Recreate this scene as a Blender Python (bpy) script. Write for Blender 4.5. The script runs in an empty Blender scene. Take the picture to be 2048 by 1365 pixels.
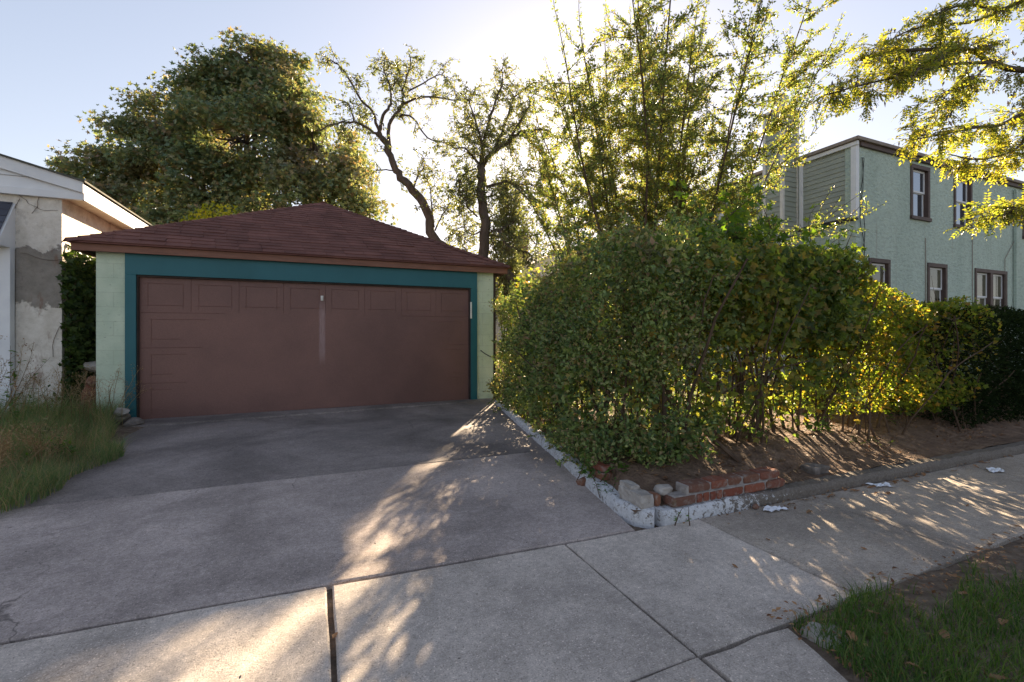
import bpy, math, random
import numpy as np
from mathutils import Vector
R = math.radians
scene = bpy.context.scene
col = scene.collection
random.seed(5)
SUN_AZ, SUN_EL = R(31.3), R(21.4)
SUN = Vector((math.sin(SUN_AZ)*math.cos(SUN_EL), math.cos(SUN_AZ)*math.cos(SUN_EL), math.sin(SUN_EL)))

# ------------------------------------------------------------------ materials
def new_mat(name):
    m = bpy.data.materials.new(name); m.use_nodes = True
    nt = m.node_tree; nt.nodes.clear()
    return m, nt
def N(nt, typ, **kw):
    n = nt.nodes.new(typ)
    for k, v in kw.items():
        if k in n.inputs: n.inputs[k].default_value = v
        else: setattr(n, k, v)
    return n
def noise(nt, vec, scale, detail=4, rough=.55, dist=0):
    n = N(nt, 'ShaderNodeTexNoise', Scale=scale, Detail=detail, Roughness=rough, Distortion=dist)
    nt.links.new(vec, n.inputs['Vector']); return n.outputs['Fac']
def ramp(nt, fac, stops):
    r = nt.nodes.new('ShaderNodeValToRGB')
    e = r.color_ramp.elements
    while len(e) < len(stops): e.new(.5)
    for i, (p, c) in enumerate(stops):
        e[i].position = p; e[i].color = (*c, 1) if not isinstance(c, (int, float)) else (c, c, c, 1)
    nt.links.new(fac, r.inputs[0]); return r.outputs[0]
def mixc(nt, f, a, b, mode='MIX'):
    n = nt.nodes.new('ShaderNodeMix'); n.data_type = 'RGBA'; n.blend_type = mode
    for s, v in ((0, f), (6, a), (7, b)):
        if hasattr(v, 'is_output'): nt.links.new(v, n.inputs[s])
        elif s == 0: n.inputs[0].default_value = v
        else: n.inputs[s].default_value = (*v, 1)
    return n.outputs[2]
def finish(nt, color, rough=.8, bump=None, bstr=.3, bdist=.01, spec=.3, metallic=0):
    b = N(nt, 'ShaderNodeBsdfPrincipled')
    b.inputs['Specular IOR Level'].default_value = spec
    b.inputs['Metallic'].default_value = metallic
    if hasattr(rough, 'is_output'): nt.links.new(rough, b.inputs['Roughness'])
    else: b.inputs['Roughness'].default_value = rough
    if hasattr(color, 'is_output'): nt.links.new(color, b.inputs['Base Color'])
    else: b.inputs['Base Color'].default_value = (*color, 1)
    if bump is not None:
        bm = N(nt, 'ShaderNodeBump', Strength=bstr, Distance=bdist)
        nt.links.new(bump, bm.inputs['Height']); nt.links.new(bm.outputs[0], b.inputs['Normal'])
    o = nt.nodes.new('ShaderNodeOutputMaterial'); nt.links.new(b.outputs[0], o.inputs[0])
    return b
def pos(nt): return N(nt, 'ShaderNodeNewGeometry').outputs['Position']
def mapped(nt, vec, sc):
    m = N(nt, 'ShaderNodeMapping'); m.inputs['Scale'].default_value = sc
    nt.links.new(vec, m.inputs['Vector']); return m.outputs[0]

def surf(name, c1, c2, scale=3, rough=.75, bstr=.3, bscale=60, bdist=.005, spec=.3, c3=None, island=False, stretch=None):
    m, nt = new_mat(name); p = pos(nt)
    if stretch: p = mapped(nt, p, stretch)
    f = noise(nt, p, scale, 6, .6)
    stops = [(.3, c1), (.7, c2)]
    if c3: stops = [(.28, c1), (.55, c2), (.75, c3)]
    c = ramp(nt, f, stops)
    if island:
        g = N(nt, 'ShaderNodeNewGeometry').outputs['Random Per Island']
        c = mixc(nt, 1.0, c, ramp(nt, g, [(0, .82), (1, 1.18)]), 'MULTIPLY')
    finish(nt, c, rough, noise(nt, p, bscale, 5), bstr, bdist, spec)
    return m

def concrete(name, base, dark=.7, light=1.2, warm=(1, .96, .9), stain_scale=.9):
    m, nt = new_mat(name); p = pos(nt)
    big = noise(nt, p, stain_scale, 5, .6, .6)
    med = noise(nt, p, 7, 6, .65)
    fine = noise(nt, p, 150, 4, .75)
    b = tuple(base*w for w in warm)
    c = ramp(nt, big, [(.33, tuple(x*dark for x in b)), (.66, tuple(x*light for x in b))])
    c = mixc(nt, .55, c, ramp(nt, med, [(.3, .72), (.7, 1.22)]), 'MULTIPLY')
    c = mixc(nt, .7, c, ramp(nt, fine, [(.35, .62), (.65, 1.35)]), 'MULTIPLY')
    c = mixc(nt, .5, c, ramp(nt, noise(nt, mapped(nt, p, (1, 9, 1)), 22, 4, .6), [(.35, .8), (.65, 1.18)]), 'MULTIPLY')
    # exposed aggregate: pale and dark grains
    v = N(nt, 'ShaderNodeTexVoronoi', Scale=210); nt.links.new(p, v.inputs['Vector'])
    gr = N(nt, 'ShaderNodeSeparateColor'); nt.links.new(v.outputs['Color'], gr.inputs[0])
    pale = ramp(nt, gr.outputs[0], [(.965, 0), (.985, .55)])
    dk = ramp(nt, gr.outputs[1], [(.96, 0), (.98, .7)])
    c = mixc(nt, pale, c, tuple(min(1, x*1.7) for x in b))
    c = mixc(nt, dk, c, tuple(x*.35 for x in b))
    # oily spots and gum
    v2 = N(nt, 'ShaderNodeTexVoronoi', Scale=1.9); nt.links.new(p, v2.inputs['Vector'])
    spot = ramp(nt, v2.outputs['Distance'], [(.018, .8), (.03, 0)])
    c = mixc(nt, spot, c, tuple(x*.45 for x in b))
    mot = noise(nt, p, 34, 5, .75)
    c = mixc(nt, .5, c, ramp(nt, mot, [(.36, .66), (.5, .97), (.64, 1.28)]), 'MULTIPLY')
    # hairline cracks, only in places
    wv = N(nt, 'ShaderNodeVectorMath', operation='MULTIPLY_ADD'); wn = N(nt, 'ShaderNodeTexNoise', Scale=3.0, Detail=5)
    nt.links.new(p, wn.inputs['Vector']); nt.links.new(wn.outputs['Color'], wv.inputs[0]); wv.inputs[1].default_value = (.35,)*3; nt.links.new(p, wv.inputs[2])
    ve = N(nt, 'ShaderNodeTexVoronoi', Scale=.62, feature='DISTANCE_TO_EDGE'); nt.links.new(wv.outputs[0], ve.inputs['Vector'])
    ck = ramp(nt, ve.outputs['Distance'], [(.0015, 1), (.004, 0)])
    ck = mixc(nt, 1, ck, ramp(nt, noise(nt, p, .9, 3), [(.52, 0), (.60, .8)]), 'MULTIPLY')
    c = mixc(nt, ck, c, tuple(x*.28 for x in b))
    finish(nt, c, .85, mixc(nt, .5, fine, mot), .8, .008, .25)
    return m

def leafmat(name, cols, trans, tf=.45, rough=.5, patch=1.2, tint=None, spec=.35):
    m, nt = new_mat(name)
    g = N(nt, 'ShaderNodeNewGeometry')
    n = len(cols)
    c = ramp(nt, g.outputs['Random Per Island'], [(i/(n-1), cc) for i, cc in enumerate(cols)])
    f = noise(nt, g.outputs['Position'], patch, 3)
    c = mixc(nt, 1, c, ramp(nt, f, [(.35, (.8, .85, .85)), (.65, (1.25, 1.15, 1.05))]), 'MULTIPLY')
    if tint: c = mixc(nt, ramp(nt, noise(nt, g.outputs['Position'], tint[1], 4), [(tint[2], 0), (tint[2]+.1, tint[3])]), c, tint[0])
    pr = N(nt, 'ShaderNodeBsdfPrincipled', Roughness=rough); pr.inputs['Specular IOR Level'].default_value = spec
    nt.links.new(c, pr.inputs['Base Color'])
    tr = N(nt, 'ShaderNodeBsdfTranslucent')
    nt.links.new(mixc(nt, .75, c, mixc(nt, 1, c, trans, 'MULTIPLY')), tr.inputs['Color'])
    mx = N(nt, 'ShaderNodeMixShader', Fac=tf)
    nt.links.new(pr.outputs[0], mx.inputs[1]); nt.links.new(tr.outputs[0], mx.inputs[2])
    o = nt.nodes.new('ShaderNodeOutputMaterial'); nt.links.new(mx.outputs[0], o.inputs[0])
    return m

# ------------------------------------------------------------------ mesh helpers
class MB:
    def __init__(s): s.v = []; s.f = []
    def add(s, v, f):
        k = len(s.v); s.v += [tuple(a) for a in v]; s.f += [tuple(i+k for i in q) for q in f]; return s
    def box(s, x0, x1, y0, y1, z0, z1):
        return s.add([(x, y, z) for z in (z0, z1) for y in (y0, y1) for x in (x0, x1)],
                     [(0, 2, 3, 1), (4, 5, 7, 6), (0, 1, 5, 4), (2, 6, 7, 3), (0, 4, 6, 2), (1, 3, 7, 5)])
    def prism(s, poly, d):  # extrude polygon by vector d
        n = len(poly); d = Vector(d)
        v = [Vector(p) for p in poly]; v += [p+d for p in v]
        return s.add(v, [tuple(range(n))[::-1], tuple(range(n, 2*n))] + [(i, (i+1) % n, n+(i+1) % n, n+i) for i in range(n)])
    def tube(s, pts, r, sides=6, cap=True):
        pts = [Vector(p) for p in pts]; n = len(pts)
        if not isinstance(r, (list, tuple)): r = [r]*n
        v = []; u = None
        for i, p in enumerate(pts):
            t = (pts[min(i+1, n-1)]-pts[max(i-1, 0)]).normalized()
            if u is None: u = t.orthogonal().normalized()
            u = (u - t*u.dot(t)).normalized(); w = t.cross(u)
            for k in range(sides):
                a = 2*math.pi*k/sides
                v.append(p + (u*math.cos(a)+w*math.sin(a))*r[i])
        f = [(i*sides+k, i*sides+(k+1) % sides, (i+1)*sides+(k+1) % sides, (i+1)*sides+k) for i in range(n-1) for k in range(sides)]
        if cap: f += [tuple(range(sides))[::-1], tuple(range((n-1)*sides, n*sides))]
        return s.add(v, f)

def base_of(parent):
    o = Vector((0, 0, 0)); p = parent
    while p: o += p.location; p = p.parent
    return o
def put(o, parent=None, loc=None):
    col.objects.link(o)
    if parent: o.parent = parent
    elif loc is not None: o.location = loc
    return o
def build(name, mb, m, parent=None, loc=(0, 0, 0), bevel=0, smooth=False):
    off = base_of(parent) if parent else Vector(loc)
    me = bpy.data.meshes.new(name)
    me.from_pydata([(a[0]-off.x, a[1]-off.y, a[2]-off.z) for a in mb.v], [], mb.f)
    me.materials.append(m)
    if smooth: me.polygons.foreach_set('use_smooth', [True]*len(me.polygons))
    me.update()
    o = put(bpy.data.objects.new(name, me), parent, loc)
    if bevel:
        b = o.modifiers.new('bevel', 'BEVEL'); b.width = bevel; b.segments = 2; b.limit_method = 'ANGLE'
    return o
def build_np(name, V, F, m, parent=None, loc=(0, 0, 0), smooth=False):
    off = np.array(base_of(parent) if parent else loc)
    V = np.asarray(V, np.float32)-off.astype(np.float32)
    F = np.asarray(F, np.int32); k = F.shape[1]
    me = bpy.data.meshes.new(name)
    me.vertices.add(len(V)); me.vertices.foreach_set('co', V.ravel())
    me.loops.add(F.size); me.loops.foreach_set('vertex_index', F.ravel())
    me.polygons.add(len(F)); me.polygons.foreach_set('loop_start', np.arange(0, F.size, k, dtype=np.int32))
    me.polygons.foreach_set('loop_total', np.full(len(F), k, np.int32))
    me.polygons.foreach_set('use_smooth', np.full(len(F), bool(smooth)))
    me.materials.append(m); me.update(calc_edges=True); me.validate()
    return put(bpy.data.objects.new(name, me), parent, loc)
def tag(o, label=None, cat=None, group=None, kind=None):
    for k, v in (('label', label), ('category', cat), ('group', group), ('kind', kind)):
        if v: o[k] = v
    return o
def thing(name, label, cat, loc=(0, 0, 0), group=None):
    return tag(put(bpy.data.objects.new(name, None), None, loc), label, cat, group)

# ------------------------------------------------------------------ leaves
def unit(a): return a/np.maximum(np.linalg.norm(a, axis=-1, keepdims=True), 1e-9)
DIAMOND = (np.array([(0, 0, 0), (.5, .42, .14), (0, 1, 0), (-.5, .42, .14)]), np.array([(0, 1, 2), (0, 2, 3)]))
def lobed(n=5, deep=.45):
    v = [(0, .35, -.04)]; k = 2*n
    for i in range(k):
        a = -math.pi/2 + 2*math.pi*i/k; r = .62 if i % 2 == 0 else .62*deep
        if i == 0: r = .35
        v.append((r*math.cos(a)*1.05, .42+r*math.sin(a), .1 if i % 2 == 0 else 0))
    return np.array(v), np.array([(0, 1+i, 1+(i+1) % k) for i in range(k)])
LOBED = lobed(5, .58)
STAR = lobed(5, .42)
def leaves(P, D, Nn, size, width=.55, tmpl=DIAMOND):
    D = unit(D); S = unit(np.cross(D, Nn)); Z = np.cross(S, D)
    T, F = tmpl; size = np.broadcast_to(size, (len(P),))
    w = size*width if tmpl is DIAMOND else size
    V = (P[:, None, :] + T[None, :, 0, None]*(S*w[:, None])[:, None, :] + T[None, :, 1, None]*(D*size[:, None])[:, None, :]
         + T[None, :, 2, None]*(Z*w[:, None])[:, None, :])
    Fa = F[None] + (np.arange(len(P))*len(T))[:, None, None]
    return V.reshape(-1, 3), Fa.reshape(-1, 3)
def join(*vf):
    V = []; F = []; k = 0
    for v, f in vf: V.append(v); F.append(f+k); k += len(v)
    return np.concatenate(V), np.concatenate(F)
def rnd_dirs(rs, n): return unit(rs.normal(size=(n, 3)))
def wob(P, f, seed=0):
    r = np.random.RandomState(seed); s = 0
    for k in range(5):
        d = r.normal(size=3)*f*(1+.6*k); s = s+np.sin(P@d+r.uniform(0, 6.3))/(1+.5*k)
    return s/2.2

def blades(rs, P, h, w, lean=.5, segs=3):
    n = len(P); a = rs.uniform(0, 2*np.pi, n); L = np.stack([np.cos(a), np.sin(a), a*0], 1)*(rs.uniform(.1, 1, n)*lean)[:, None]
    b = rs.uniform(0, 2*np.pi, n); W = np.stack([np.cos(b), np.sin(b), b*0], 1)*(w*rs.uniform(.6, 1.2, n))[:, None]
    V = []
    for k in range(segs+1):
        t = k/segs
        c = P + L*(h*t**2)[:, None] + np.array([0, 0, 1.])*(h*(t-.35*np.linalg.norm(L, axis=1)*t*t))[:, None]
        V += [c-W*(1-t)*.5, c+W*(1-t)*.5]
    V = np.stack(V, 1); m = 2*(segs+1)
    F = np.array([(2*k, 2*k+1, 2*k+3, 2*k+2) for k in range(segs)])
    return V.reshape(-1, 3), (F[None]+(np.arange(n)*m)[:, None, None]).reshape(-1, 4)

def bend(p, d, L, n, rs, wig=.25, droop=0):
    p = np.array(p, float); d = np.array(d, float); out = [p.copy()]
    for i in range(n):
        d = unit(d + rs.normal(size=3)*wig + np.array([0, 0, -droop])); p = p+d*L/n; out.append(p.copy())
    return out
def smooth_path(pts, k=3):
    P = [np.array(p, float) for p in pts]; out = []
    for i in range(len(P)-1):
        p0, p1, p2, p3 = P[max(i-1, 0)], P[i], P[i+1], P[min(i+2, len(P)-1)]
        for j in range(k):
            t = j/k; out.append(.5*((2*p1)+(p2-p0)*t+(2*p0-5*p1+4*p2-p3)*t*t+(3*p1-p0-3*p2+p3)*t**3))
    out.append(P[-1]); return out

def rough_box(mb, x0, x1, y0, y1, z0, z1, seed, amp=.006, cuts=5, f=22, rnd=.25):
    import bmesh
    bm = bmesh.new(); bmesh.ops.create_cube(bm, size=2); bmesh.ops.subdivide_edges(bm, edges=bm.edges[:], cuts=cuts, use_grid_fill=True)
    V = np.array([v.co[:] for v in bm.verts]); h = np.array([x1-x0, y1-y0, z1-z0])/2
    L = np.linalg.norm(V, axis=1, keepdims=True); V = V*(1-rnd*np.clip((L-1.25)/.48, 0, 1)*.35)
    P = V*h+np.array([x0+x1, y0+y1, z0+z1])/2; D = unit(V)
    P = P+D*(wob(P, f, seed)*amp+wob(P, f*3.1, seed+1)*amp*.5)[:, None]
    mb.add(P, [tuple(v.index for v in q.verts) for q in bm.faces]); bm.free(); return mb

def rock(mb, c, r, rs, sq=(1, 1, .6)):
    import bmesh
    bm = bmesh.new(); bmesh.ops.create_icosphere(bm, subdivisions=2, radius=1)
    k = rs.normal(size=(6, 3)); 
    V = np.array([v.co[:] for v in bm.verts]); q = unit(k)
    for j in range(6):
        d = V@q[j]; V -= np.outer(np.maximum(d-rs.uniform(.55, .85), 0), q[j])
    V = V*r*np.array(sq)+np.array(c)
    mb.add(V, [tuple(v.index for v in f.verts) for f in bm.faces]); bm.free(); return mb
PEAR_A = [
   ([(3.78,14.71,3.64),(3.75,14.72,4.22),(3.39,14.88,5.3),(2.95,15.07,5.96),(2.51,15.26,6.46),(2.28,15.36,7.05),(2.01,15.47,7.66)],0.15,0.095),
   ([(1.92,15.51,7.73),(1.57,15.45,7.9),(1.15,15.41,7.99),(0.49,15.48,7.83),(0.14,15.41,7.54)],0.06,0.02),
   ([(1.16,15.52,8.03),(1.08,15.48,8.33),(0.95,15.46,8.58),(0.61,15.53,8.66)],0.035,0.012),
   ([(1.95,15.5,7.84),(2.08,15.53,8.43),(2.31,15.52,8.88),(2.32,15.6,9.36),(2.12,15.78,10.21),(2.2,15.83,10.61)],0.07,0.015),
   ([(1.95,15.5,7.84),(1.74,15.46,8.44),(1.32,15.51,8.86),(0.89,15.57,9.63),(0.5,15.61,9.91),(0.36,15.53,9.75)],0.06,0.012),
   ([(2.25,15.37,7.12),(2.26,15.52,8.14),(2.67,15.5,8.82),(2.75,15.61,9.45),(3.01,15.65,10.47),(2.98,15.82,10.86)],0.07,0.012),
   ([(2.67,15.52,8.9),(3.2,15.1,9.05),(3.71,14.69,8.95),(4.48,14.16,8.75),(4.71,13.87,9.02)],0.045,0.01),
   ([(2.62,15.54,8.53),(3.04,15.55,8.55),(3.55,15.52,7.94),(4.16,15.44,7.82),(4.28,15.58,7.49)],0.04,0.01),
   ([(2.85,15.44,9.32),(3.38,15.14,9.62),(3.82,14.87,9.83),(4.11,14.67,9.55)],0.03,0.01),
   ([(2.4,15.3,6.57),(2.05,15.31,6.56),(1.71,15.32,6.41),(1.63,15.2,6.08)],0.025,0.008),
   ([(2.95,15.07,5.96),(3.11,14.82,6.38),(3.25,14.57,6.65),(3.14,14.44,6.91)],0.03,0.008),
   ([(3.6,14.79,4.71),(3.51,14.68,5.25),(3.42,14.58,5.88),(3.27,14.49,6.3)],0.035,0.01),
   ([(3.63,14.77,4.6),(3.89,14.81,5.16),(4.23,14.8,5.7),(4.43,14.87,6.16)],0.03,0.008),
   ([(2.33,15.66,9.39),(2.65,15.69,9.99),(2.52,15.91,10.59)],0.03,0.008),
   ([(1.75,15.59,8.5),(1.46,15.93,8.43),(1.32,16.21,8.27),(1.42,16.39,8.02)],0.025,0.008),
]
PEAR_B = [
   ([(4.8,13.18,2.87),(4.77,13.19,3.54),(4.74,13.2,4.93),(4.72,13.21,5.88),(4.67,13.23,6.39)],0.16,0.12),
   ([(4.67,13.23,6.39),(4.35,13.19,6.66),(4.05,13.14,6.81),(3.74,13.09,6.66)],0.05,0.012),
   ([(4.67,13.23,6.39),(4.66,13.07,6.88),(4.53,12.97,7.32),(4.3,12.9,7.8),(4.16,12.8,8.1)],0.06,0.012),
   ([(4.7,13.22,6.48),(4.83,13.25,7.2),(5.08,13.22,8.2),(5.38,13.17,8.99),(5.38,13.25,9.52)],0.07,0.01),
   ([(4.67,13.23,6.33),(5.06,13.17,6.81),(5.53,13.08,7.2),(5.93,13.02,7.54),(6.67,12.81,7.66),(7.09,12.73,7.38)],0.085,0.015),
   ([(5.53,13.08,7.2),(5.84,12.69,7.83),(5.95,12.39,8.16),(5.79,12.21,8.3)],0.045,0.01),
   ([(5.06,13.17,6.81),(5.51,13.27,7.8),(5.83,13.42,8.65),(6.09,13.6,9.19)],0.05,0.01),
   ([(4.83,13.17,5.71),(5.28,12.81,5.83),(5.48,12.55,5.68),(5.88,12.22,5.14),(6.0,12.0,4.71)],0.05,0.012),
   ([(5.52,12.65,5.71),(6.07,12.63,5.79),(6.59,12.62,5.62),(6.97,12.67,5.29)],0.03,0.008),
   ([(4.96,13.11,4.36),(5.13,12.9,4.33),(5.35,12.67,3.86),(5.85,12.31,3.62),(6.0,12.11,3.27)],0.055,0.015),
   ([(5.18,13.01,4.36),(5.78,12.97,4.68),(6.29,12.97,4.21),(6.6,13.05,3.9)],0.04,0.01),
   ([(4.59,13.27,4.8),(4.26,13.26,5.06),(4.17,13.16,5.23),(4.0,13.09,5.06)],0.03,0.01),
   ([(4.55,13.29,6.28),(4.17,13.31,6.07),(3.99,13.24,5.63),(4.0,13.09,5.21)],0.03,0.01),
   ([(4.74,13.2,4.4),(4.5,13.49,4.29),(4.26,13.77,4.56),(4.02,14.06,4.44)],0.03,0.01),
   ([(4.73,13.21,5.33),(5.17,13.27,5.55),(5.54,13.36,5.38),(5.93,13.45,5.05)],0.03,0.01),
   ([(5.93,13.02,7.54),(6.37,12.71,6.95),(6.61,12.5,6.29),(6.64,12.38,5.63)],0.03,0.008),
   ([(4.57,12.95,7.27),(4.31,13.39,7.63),(4.15,13.78,7.58)],0.03,0.008),
]
LOCUST = [
   ([(10.46,2.12,5.31),(9.33,2.47,4.76),(8.36,2.75,4.62),(7.78,2.86,4.64),(7.38,2.89,4.71),(6.71,3.04,4.64),(6.18,3.13,4.53),(5.72,3.19,4.36)],0.05,0.012),
   ([(7.35,2.7,4.45),(6.74,2.82,4.35),(6.14,2.92,4.15),(5.62,2.99,3.99),(5.17,3.03,3.83),(4.83,3.03,3.7)],0.02,0.006),
   ([(9.07,2.4,4.66),(8.22,2.65,5.35),(7.74,2.75,5.22),(7.21,2.87,5.21),(6.75,2.96,5.02)],0.035,0.01),
   ([(9.07,2.4,4.66),(8.46,2.51,4.27),(7.91,2.6,3.93),(7.46,2.65,3.71),(7.01,2.7,3.62),(6.47,2.79,3.48),(6.05,2.83,3.37)],0.035,0.008),
   ([(7.74,2.75,5.22),(7.53,2.95,5.13),(7.19,3.21,5.17),(6.96,3.42,5.11),(6.9,3.55,5.04)],0.02,0.006),
   ([(7.35,2.7,4.45),(6.91,2.71,4.13),(6.49,2.71,3.95),(6.13,2.69,3.73)],0.015,0.005),
   ([(8.51,2.53,4.29),(8.11,2.62,3.75),(7.84,2.66,3.48),(7.34,2.79,3.33),(6.92,2.89,3.36)],0.02,0.006),
   ([(9.07,2.4,4.66),(8.76,2.4,3.53),(8.24,2.49,2.93),(7.78,2.56,2.8),(7.4,2.59,2.65),(7.11,2.59,2.54)],0.025,0.007),
]
# ------------------------------------------------------------------ palette
M_SIDEWALK = concrete('sidewalk_concrete', .59, .66, 1.12, (1, .875, .77))
M_DRIVE = concrete('driveway_concrete', .42, .58, 1.2, (1, .85, .78))
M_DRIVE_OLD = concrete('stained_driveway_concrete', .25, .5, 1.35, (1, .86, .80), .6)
M_WALK_OLD = concrete('old_sidewalk_concrete', .42, .64, 1.2, (1, .86, .73))
M_DIRT = surf('dirt', (.09, .065, .05), (.20, .15, .11), 14, .95, 1, 45, .03, c3=(.32, .25, .19))
M_SOIL = surf('bed_soil', (.09, .058, .04), (.19, .125, .085), 9, .95, 1, 30, .04, c3=(.30, .205, .14))
M_LAWN = surf('lawn_ground', (.05, .06, .025), (.09, .085, .045), 2, .95, .8, 40, .02)
M_ASPHALT = surf('asphalt', (.04, .04, .042), (.065, .065, .066), 4, .9, .5, 120, .01)
M_GREEN_BLOCK = None

def block_paint(name, c_lo, c_hi, joint, sx=1, roughb=1.0):
    m, nt = new_mat(name); p = pos(nt)
    sp = N(nt, 'ShaderNodeSeparateXYZ'); nt.links.new(p, sp.inputs[0])
    ad = N(nt, 'ShaderNodeMath', operation='ADD'); nt.links.new(sp.outputs[0], ad.inputs[0]); nt.links.new(sp.outputs[1], ad.inputs[1])
    cb = N(nt, 'ShaderNodeCombineXYZ'); nt.links.new(ad.outputs[0], cb.inputs[0]); nt.links.new(sp.outputs[2], cb.inputs[1])
    br = N(nt, 'ShaderNodeTexBrick', Scale=1.0); br.offset = .5
    br.inputs['Brick Width'].default_value = .4; br.inputs['Row Height'].default_value = .2
    br.inputs['Mortar Size'].default_value = .006; br.inputs['Mortar Smooth'].default_value = .6
    br.inputs['Color1'].default_value = (1, 1, 1, 1); br.inputs['Color2'].default_value = (.93, .93, .93, 1); br.inputs['Mortar'].default_value = (*joint, 1)
    nt.links.new(cb.outputs[0], br.inputs['Vector'])
    c = ramp(nt, noise(nt, p, 3, 5), [(.3, c_lo), (.7, c_hi)])
    c = mixc(nt, .8, c, br.outputs['Color'], 'MULTIPLY')
    crack = ramp(nt, noise(nt, mapped(nt, p, (1, 1, 2.2)), 16, 6, .7), [(.62, 0), (.68, .65)])
    c = mixc(nt, crack, c, tuple(x*.45 for x in c_lo))
    h = mixc(nt, .5, noise(nt, p, 22, 7, .7), br.outputs['Color'], 'MULTIPLY')
    finish(nt, c, .7, h, .9*roughb, .02, .3)
    return m
M_GARAGE_WALL = block_paint('mint_block_paint', (.50, .60, .46), (.66, .74, .58), (.80, .80, .78))
M_TEAL = surf('teal_paint', (.012, .105, .125), (.018, .125, .15), 1.6, .5, .15, 50, .002, .4)
def door_mat():
    m, nt = new_mat('brown_door_paint'); p = pos(nt)
    f = noise(nt, p, .8, 4, .6); g = noise(nt, p, 60, 5, .7)
    c = ramp(nt, f, [(.35, (.15, .078, .066)), (.65, (.205, .105, .086))])
    c = mixc(nt, .5, c, ramp(nt, g, [(.3, .7), (.7, 1.25)]), 'MULTIPLY')
    # rubbed streak below the handle
    sp = N(nt, 'ShaderNodeSeparateXYZ'); nt.links.new(p, sp.inputs[0])
    def band(o, c0, w):
        a = N(nt, 'ShaderNodeMath', operation='SUBTRACT'); nt.links.new(sp.outputs[o], a.inputs[0]); a.inputs[1].default_value = c0
        b = N(nt, 'ShaderNodeMath', operation='ABSOLUTE'); nt.links.new(a.outputs[0], b.inputs[0])
        return ramp(nt, b.outputs[0], [(w*.55, 1), (w, 0)])
    s = mixc(nt, 1, band(0, .107, .055), band(2, 1.25, .55), 'MULTIPLY')
    s = mixc(nt, 1, s, ramp(nt, noise(nt, mapped(nt, p, (40, 1, 5)), 1, 4), [(.3, .15), (.7, .6)]), 'MULTIPLY')
    c = mixc(nt, s, c, (.42, .31, .31))
    finish(nt, c, .55, mixc(nt, .5, g, noise(nt, mapped(nt, p, (1, 1, .1)), 160, 3)), .25, .002, .4)
    return m
M_DOOR = door_mat()
M_FASCIA = surf('terracotta_fascia', (.17, .08, .055), (.25, .12, .082), 4, .65, .3, 30, .003, stretch=(1, 1, 8))
M_DARKTRIM = surf('dark_soffit', (.03, .022, .02), (.06, .042, .036), 6, .8)
M_SHINGLE = surf('brown_shingle', (.11, .047, .038), (.19, .085, .068), 2.2, .9, .8, 220, .004, .2, island=True)
M_SHINGLE_GREY = surf('slate_shingle', (.06, .065, .085), (.10, .105, .13), 3, .85, .7, 200, .004, .2, island=True)
M_SHINGLE_EDGE = surf('roof_edge_shingle', (.05, .05, .045), (.12, .12, .10), 8, .9, .7, 120, .005)
M_WHITE = surf('white_paint', (.66, .67, .70), (.78, .79, .80), 3, .5, .1, 30, .002)
M_WHITE_OLD = surf('aged_white_paint', (.6, .57, .52), (.76, .74, .70), 6, .6, .25, 40, .003)
M_SOFFIT = surf('weathered_soffit', (.42, .33, .26), (.6, .52, .43), 6, .8, .3, 40, .004)
def stucco_peel():
    m, nt = new_mat('peeling_stucco'); p = pos(nt)
    blot = noise(nt, p, 1.7, 6, .62, .4); g = noise(nt, p, 26, 7, .7); e = noise(nt, p, 6, 6, .7)
    white = ramp(nt, e, [(.3, (.52, .47, .40)), (.65, (.74, .70, .64))])
    bare = ramp(nt, e, [(.3, (.20, .18, .155)), (.7, (.32, .29, .26))])
    # the bare band about 1.9 to 2.6 m up
    sp = N(nt, 'ShaderNodeSeparateXYZ'); nt.links.new(p, sp.inputs[0])
    a = N(nt, 'ShaderNodeMath', operation='SUBTRACT'); nt.links.new(sp.outputs[2], a.inputs[0]); a.inputs[1].default_value = 2.02
    b = N(nt, 'ShaderNodeMath', operation='ABSOLUTE'); nt.links.new(a.outputs[0], b.inputs[0])
    w = N(nt, 'ShaderNodeMath', operation='MULTIPLY_ADD'); nt.links.new(blot, w.inputs[0]); w.inputs[1].default_value = -1.7; nt.links.new(b.outputs[0], w.inputs[2])
    mask = ramp(nt, w.outputs[0], [(-.08+.0, 1), (-.02+.02, 0)])
    # ramp positions must be inside 0..1: shift
    sh = N(nt, 'ShaderNodeMath', operation='ADD'); nt.links.new(w.outputs[0], sh.inputs[0]); sh.inputs[1].default_value = .92
    mask = ramp(nt, sh.outputs[0], [(.455, 1), (.50, 0)])
    c = mixc(nt, mask, white, bare)
    pk = ramp(nt, noise(nt, p, 9, 7, .75), [(.56, 0), (.62, 1)])
    c = mixc(nt, mixc(nt, .75, pk, (0, 0, 0)), c, (.12, .10, .09))
    rust = ramp(nt, noise(nt, mapped(nt, p, (1, 1, .35)), 2.8, 5, .7), [(.60, 0), (.68, .7)])
    c = mixc(nt, rust, c, (.21, .115, .075))
    finish(nt, c, .9, mixc(nt, .5, g, mask), .8, .02, .2)
    return m
M_STUCCO = stucco_peel()
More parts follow.
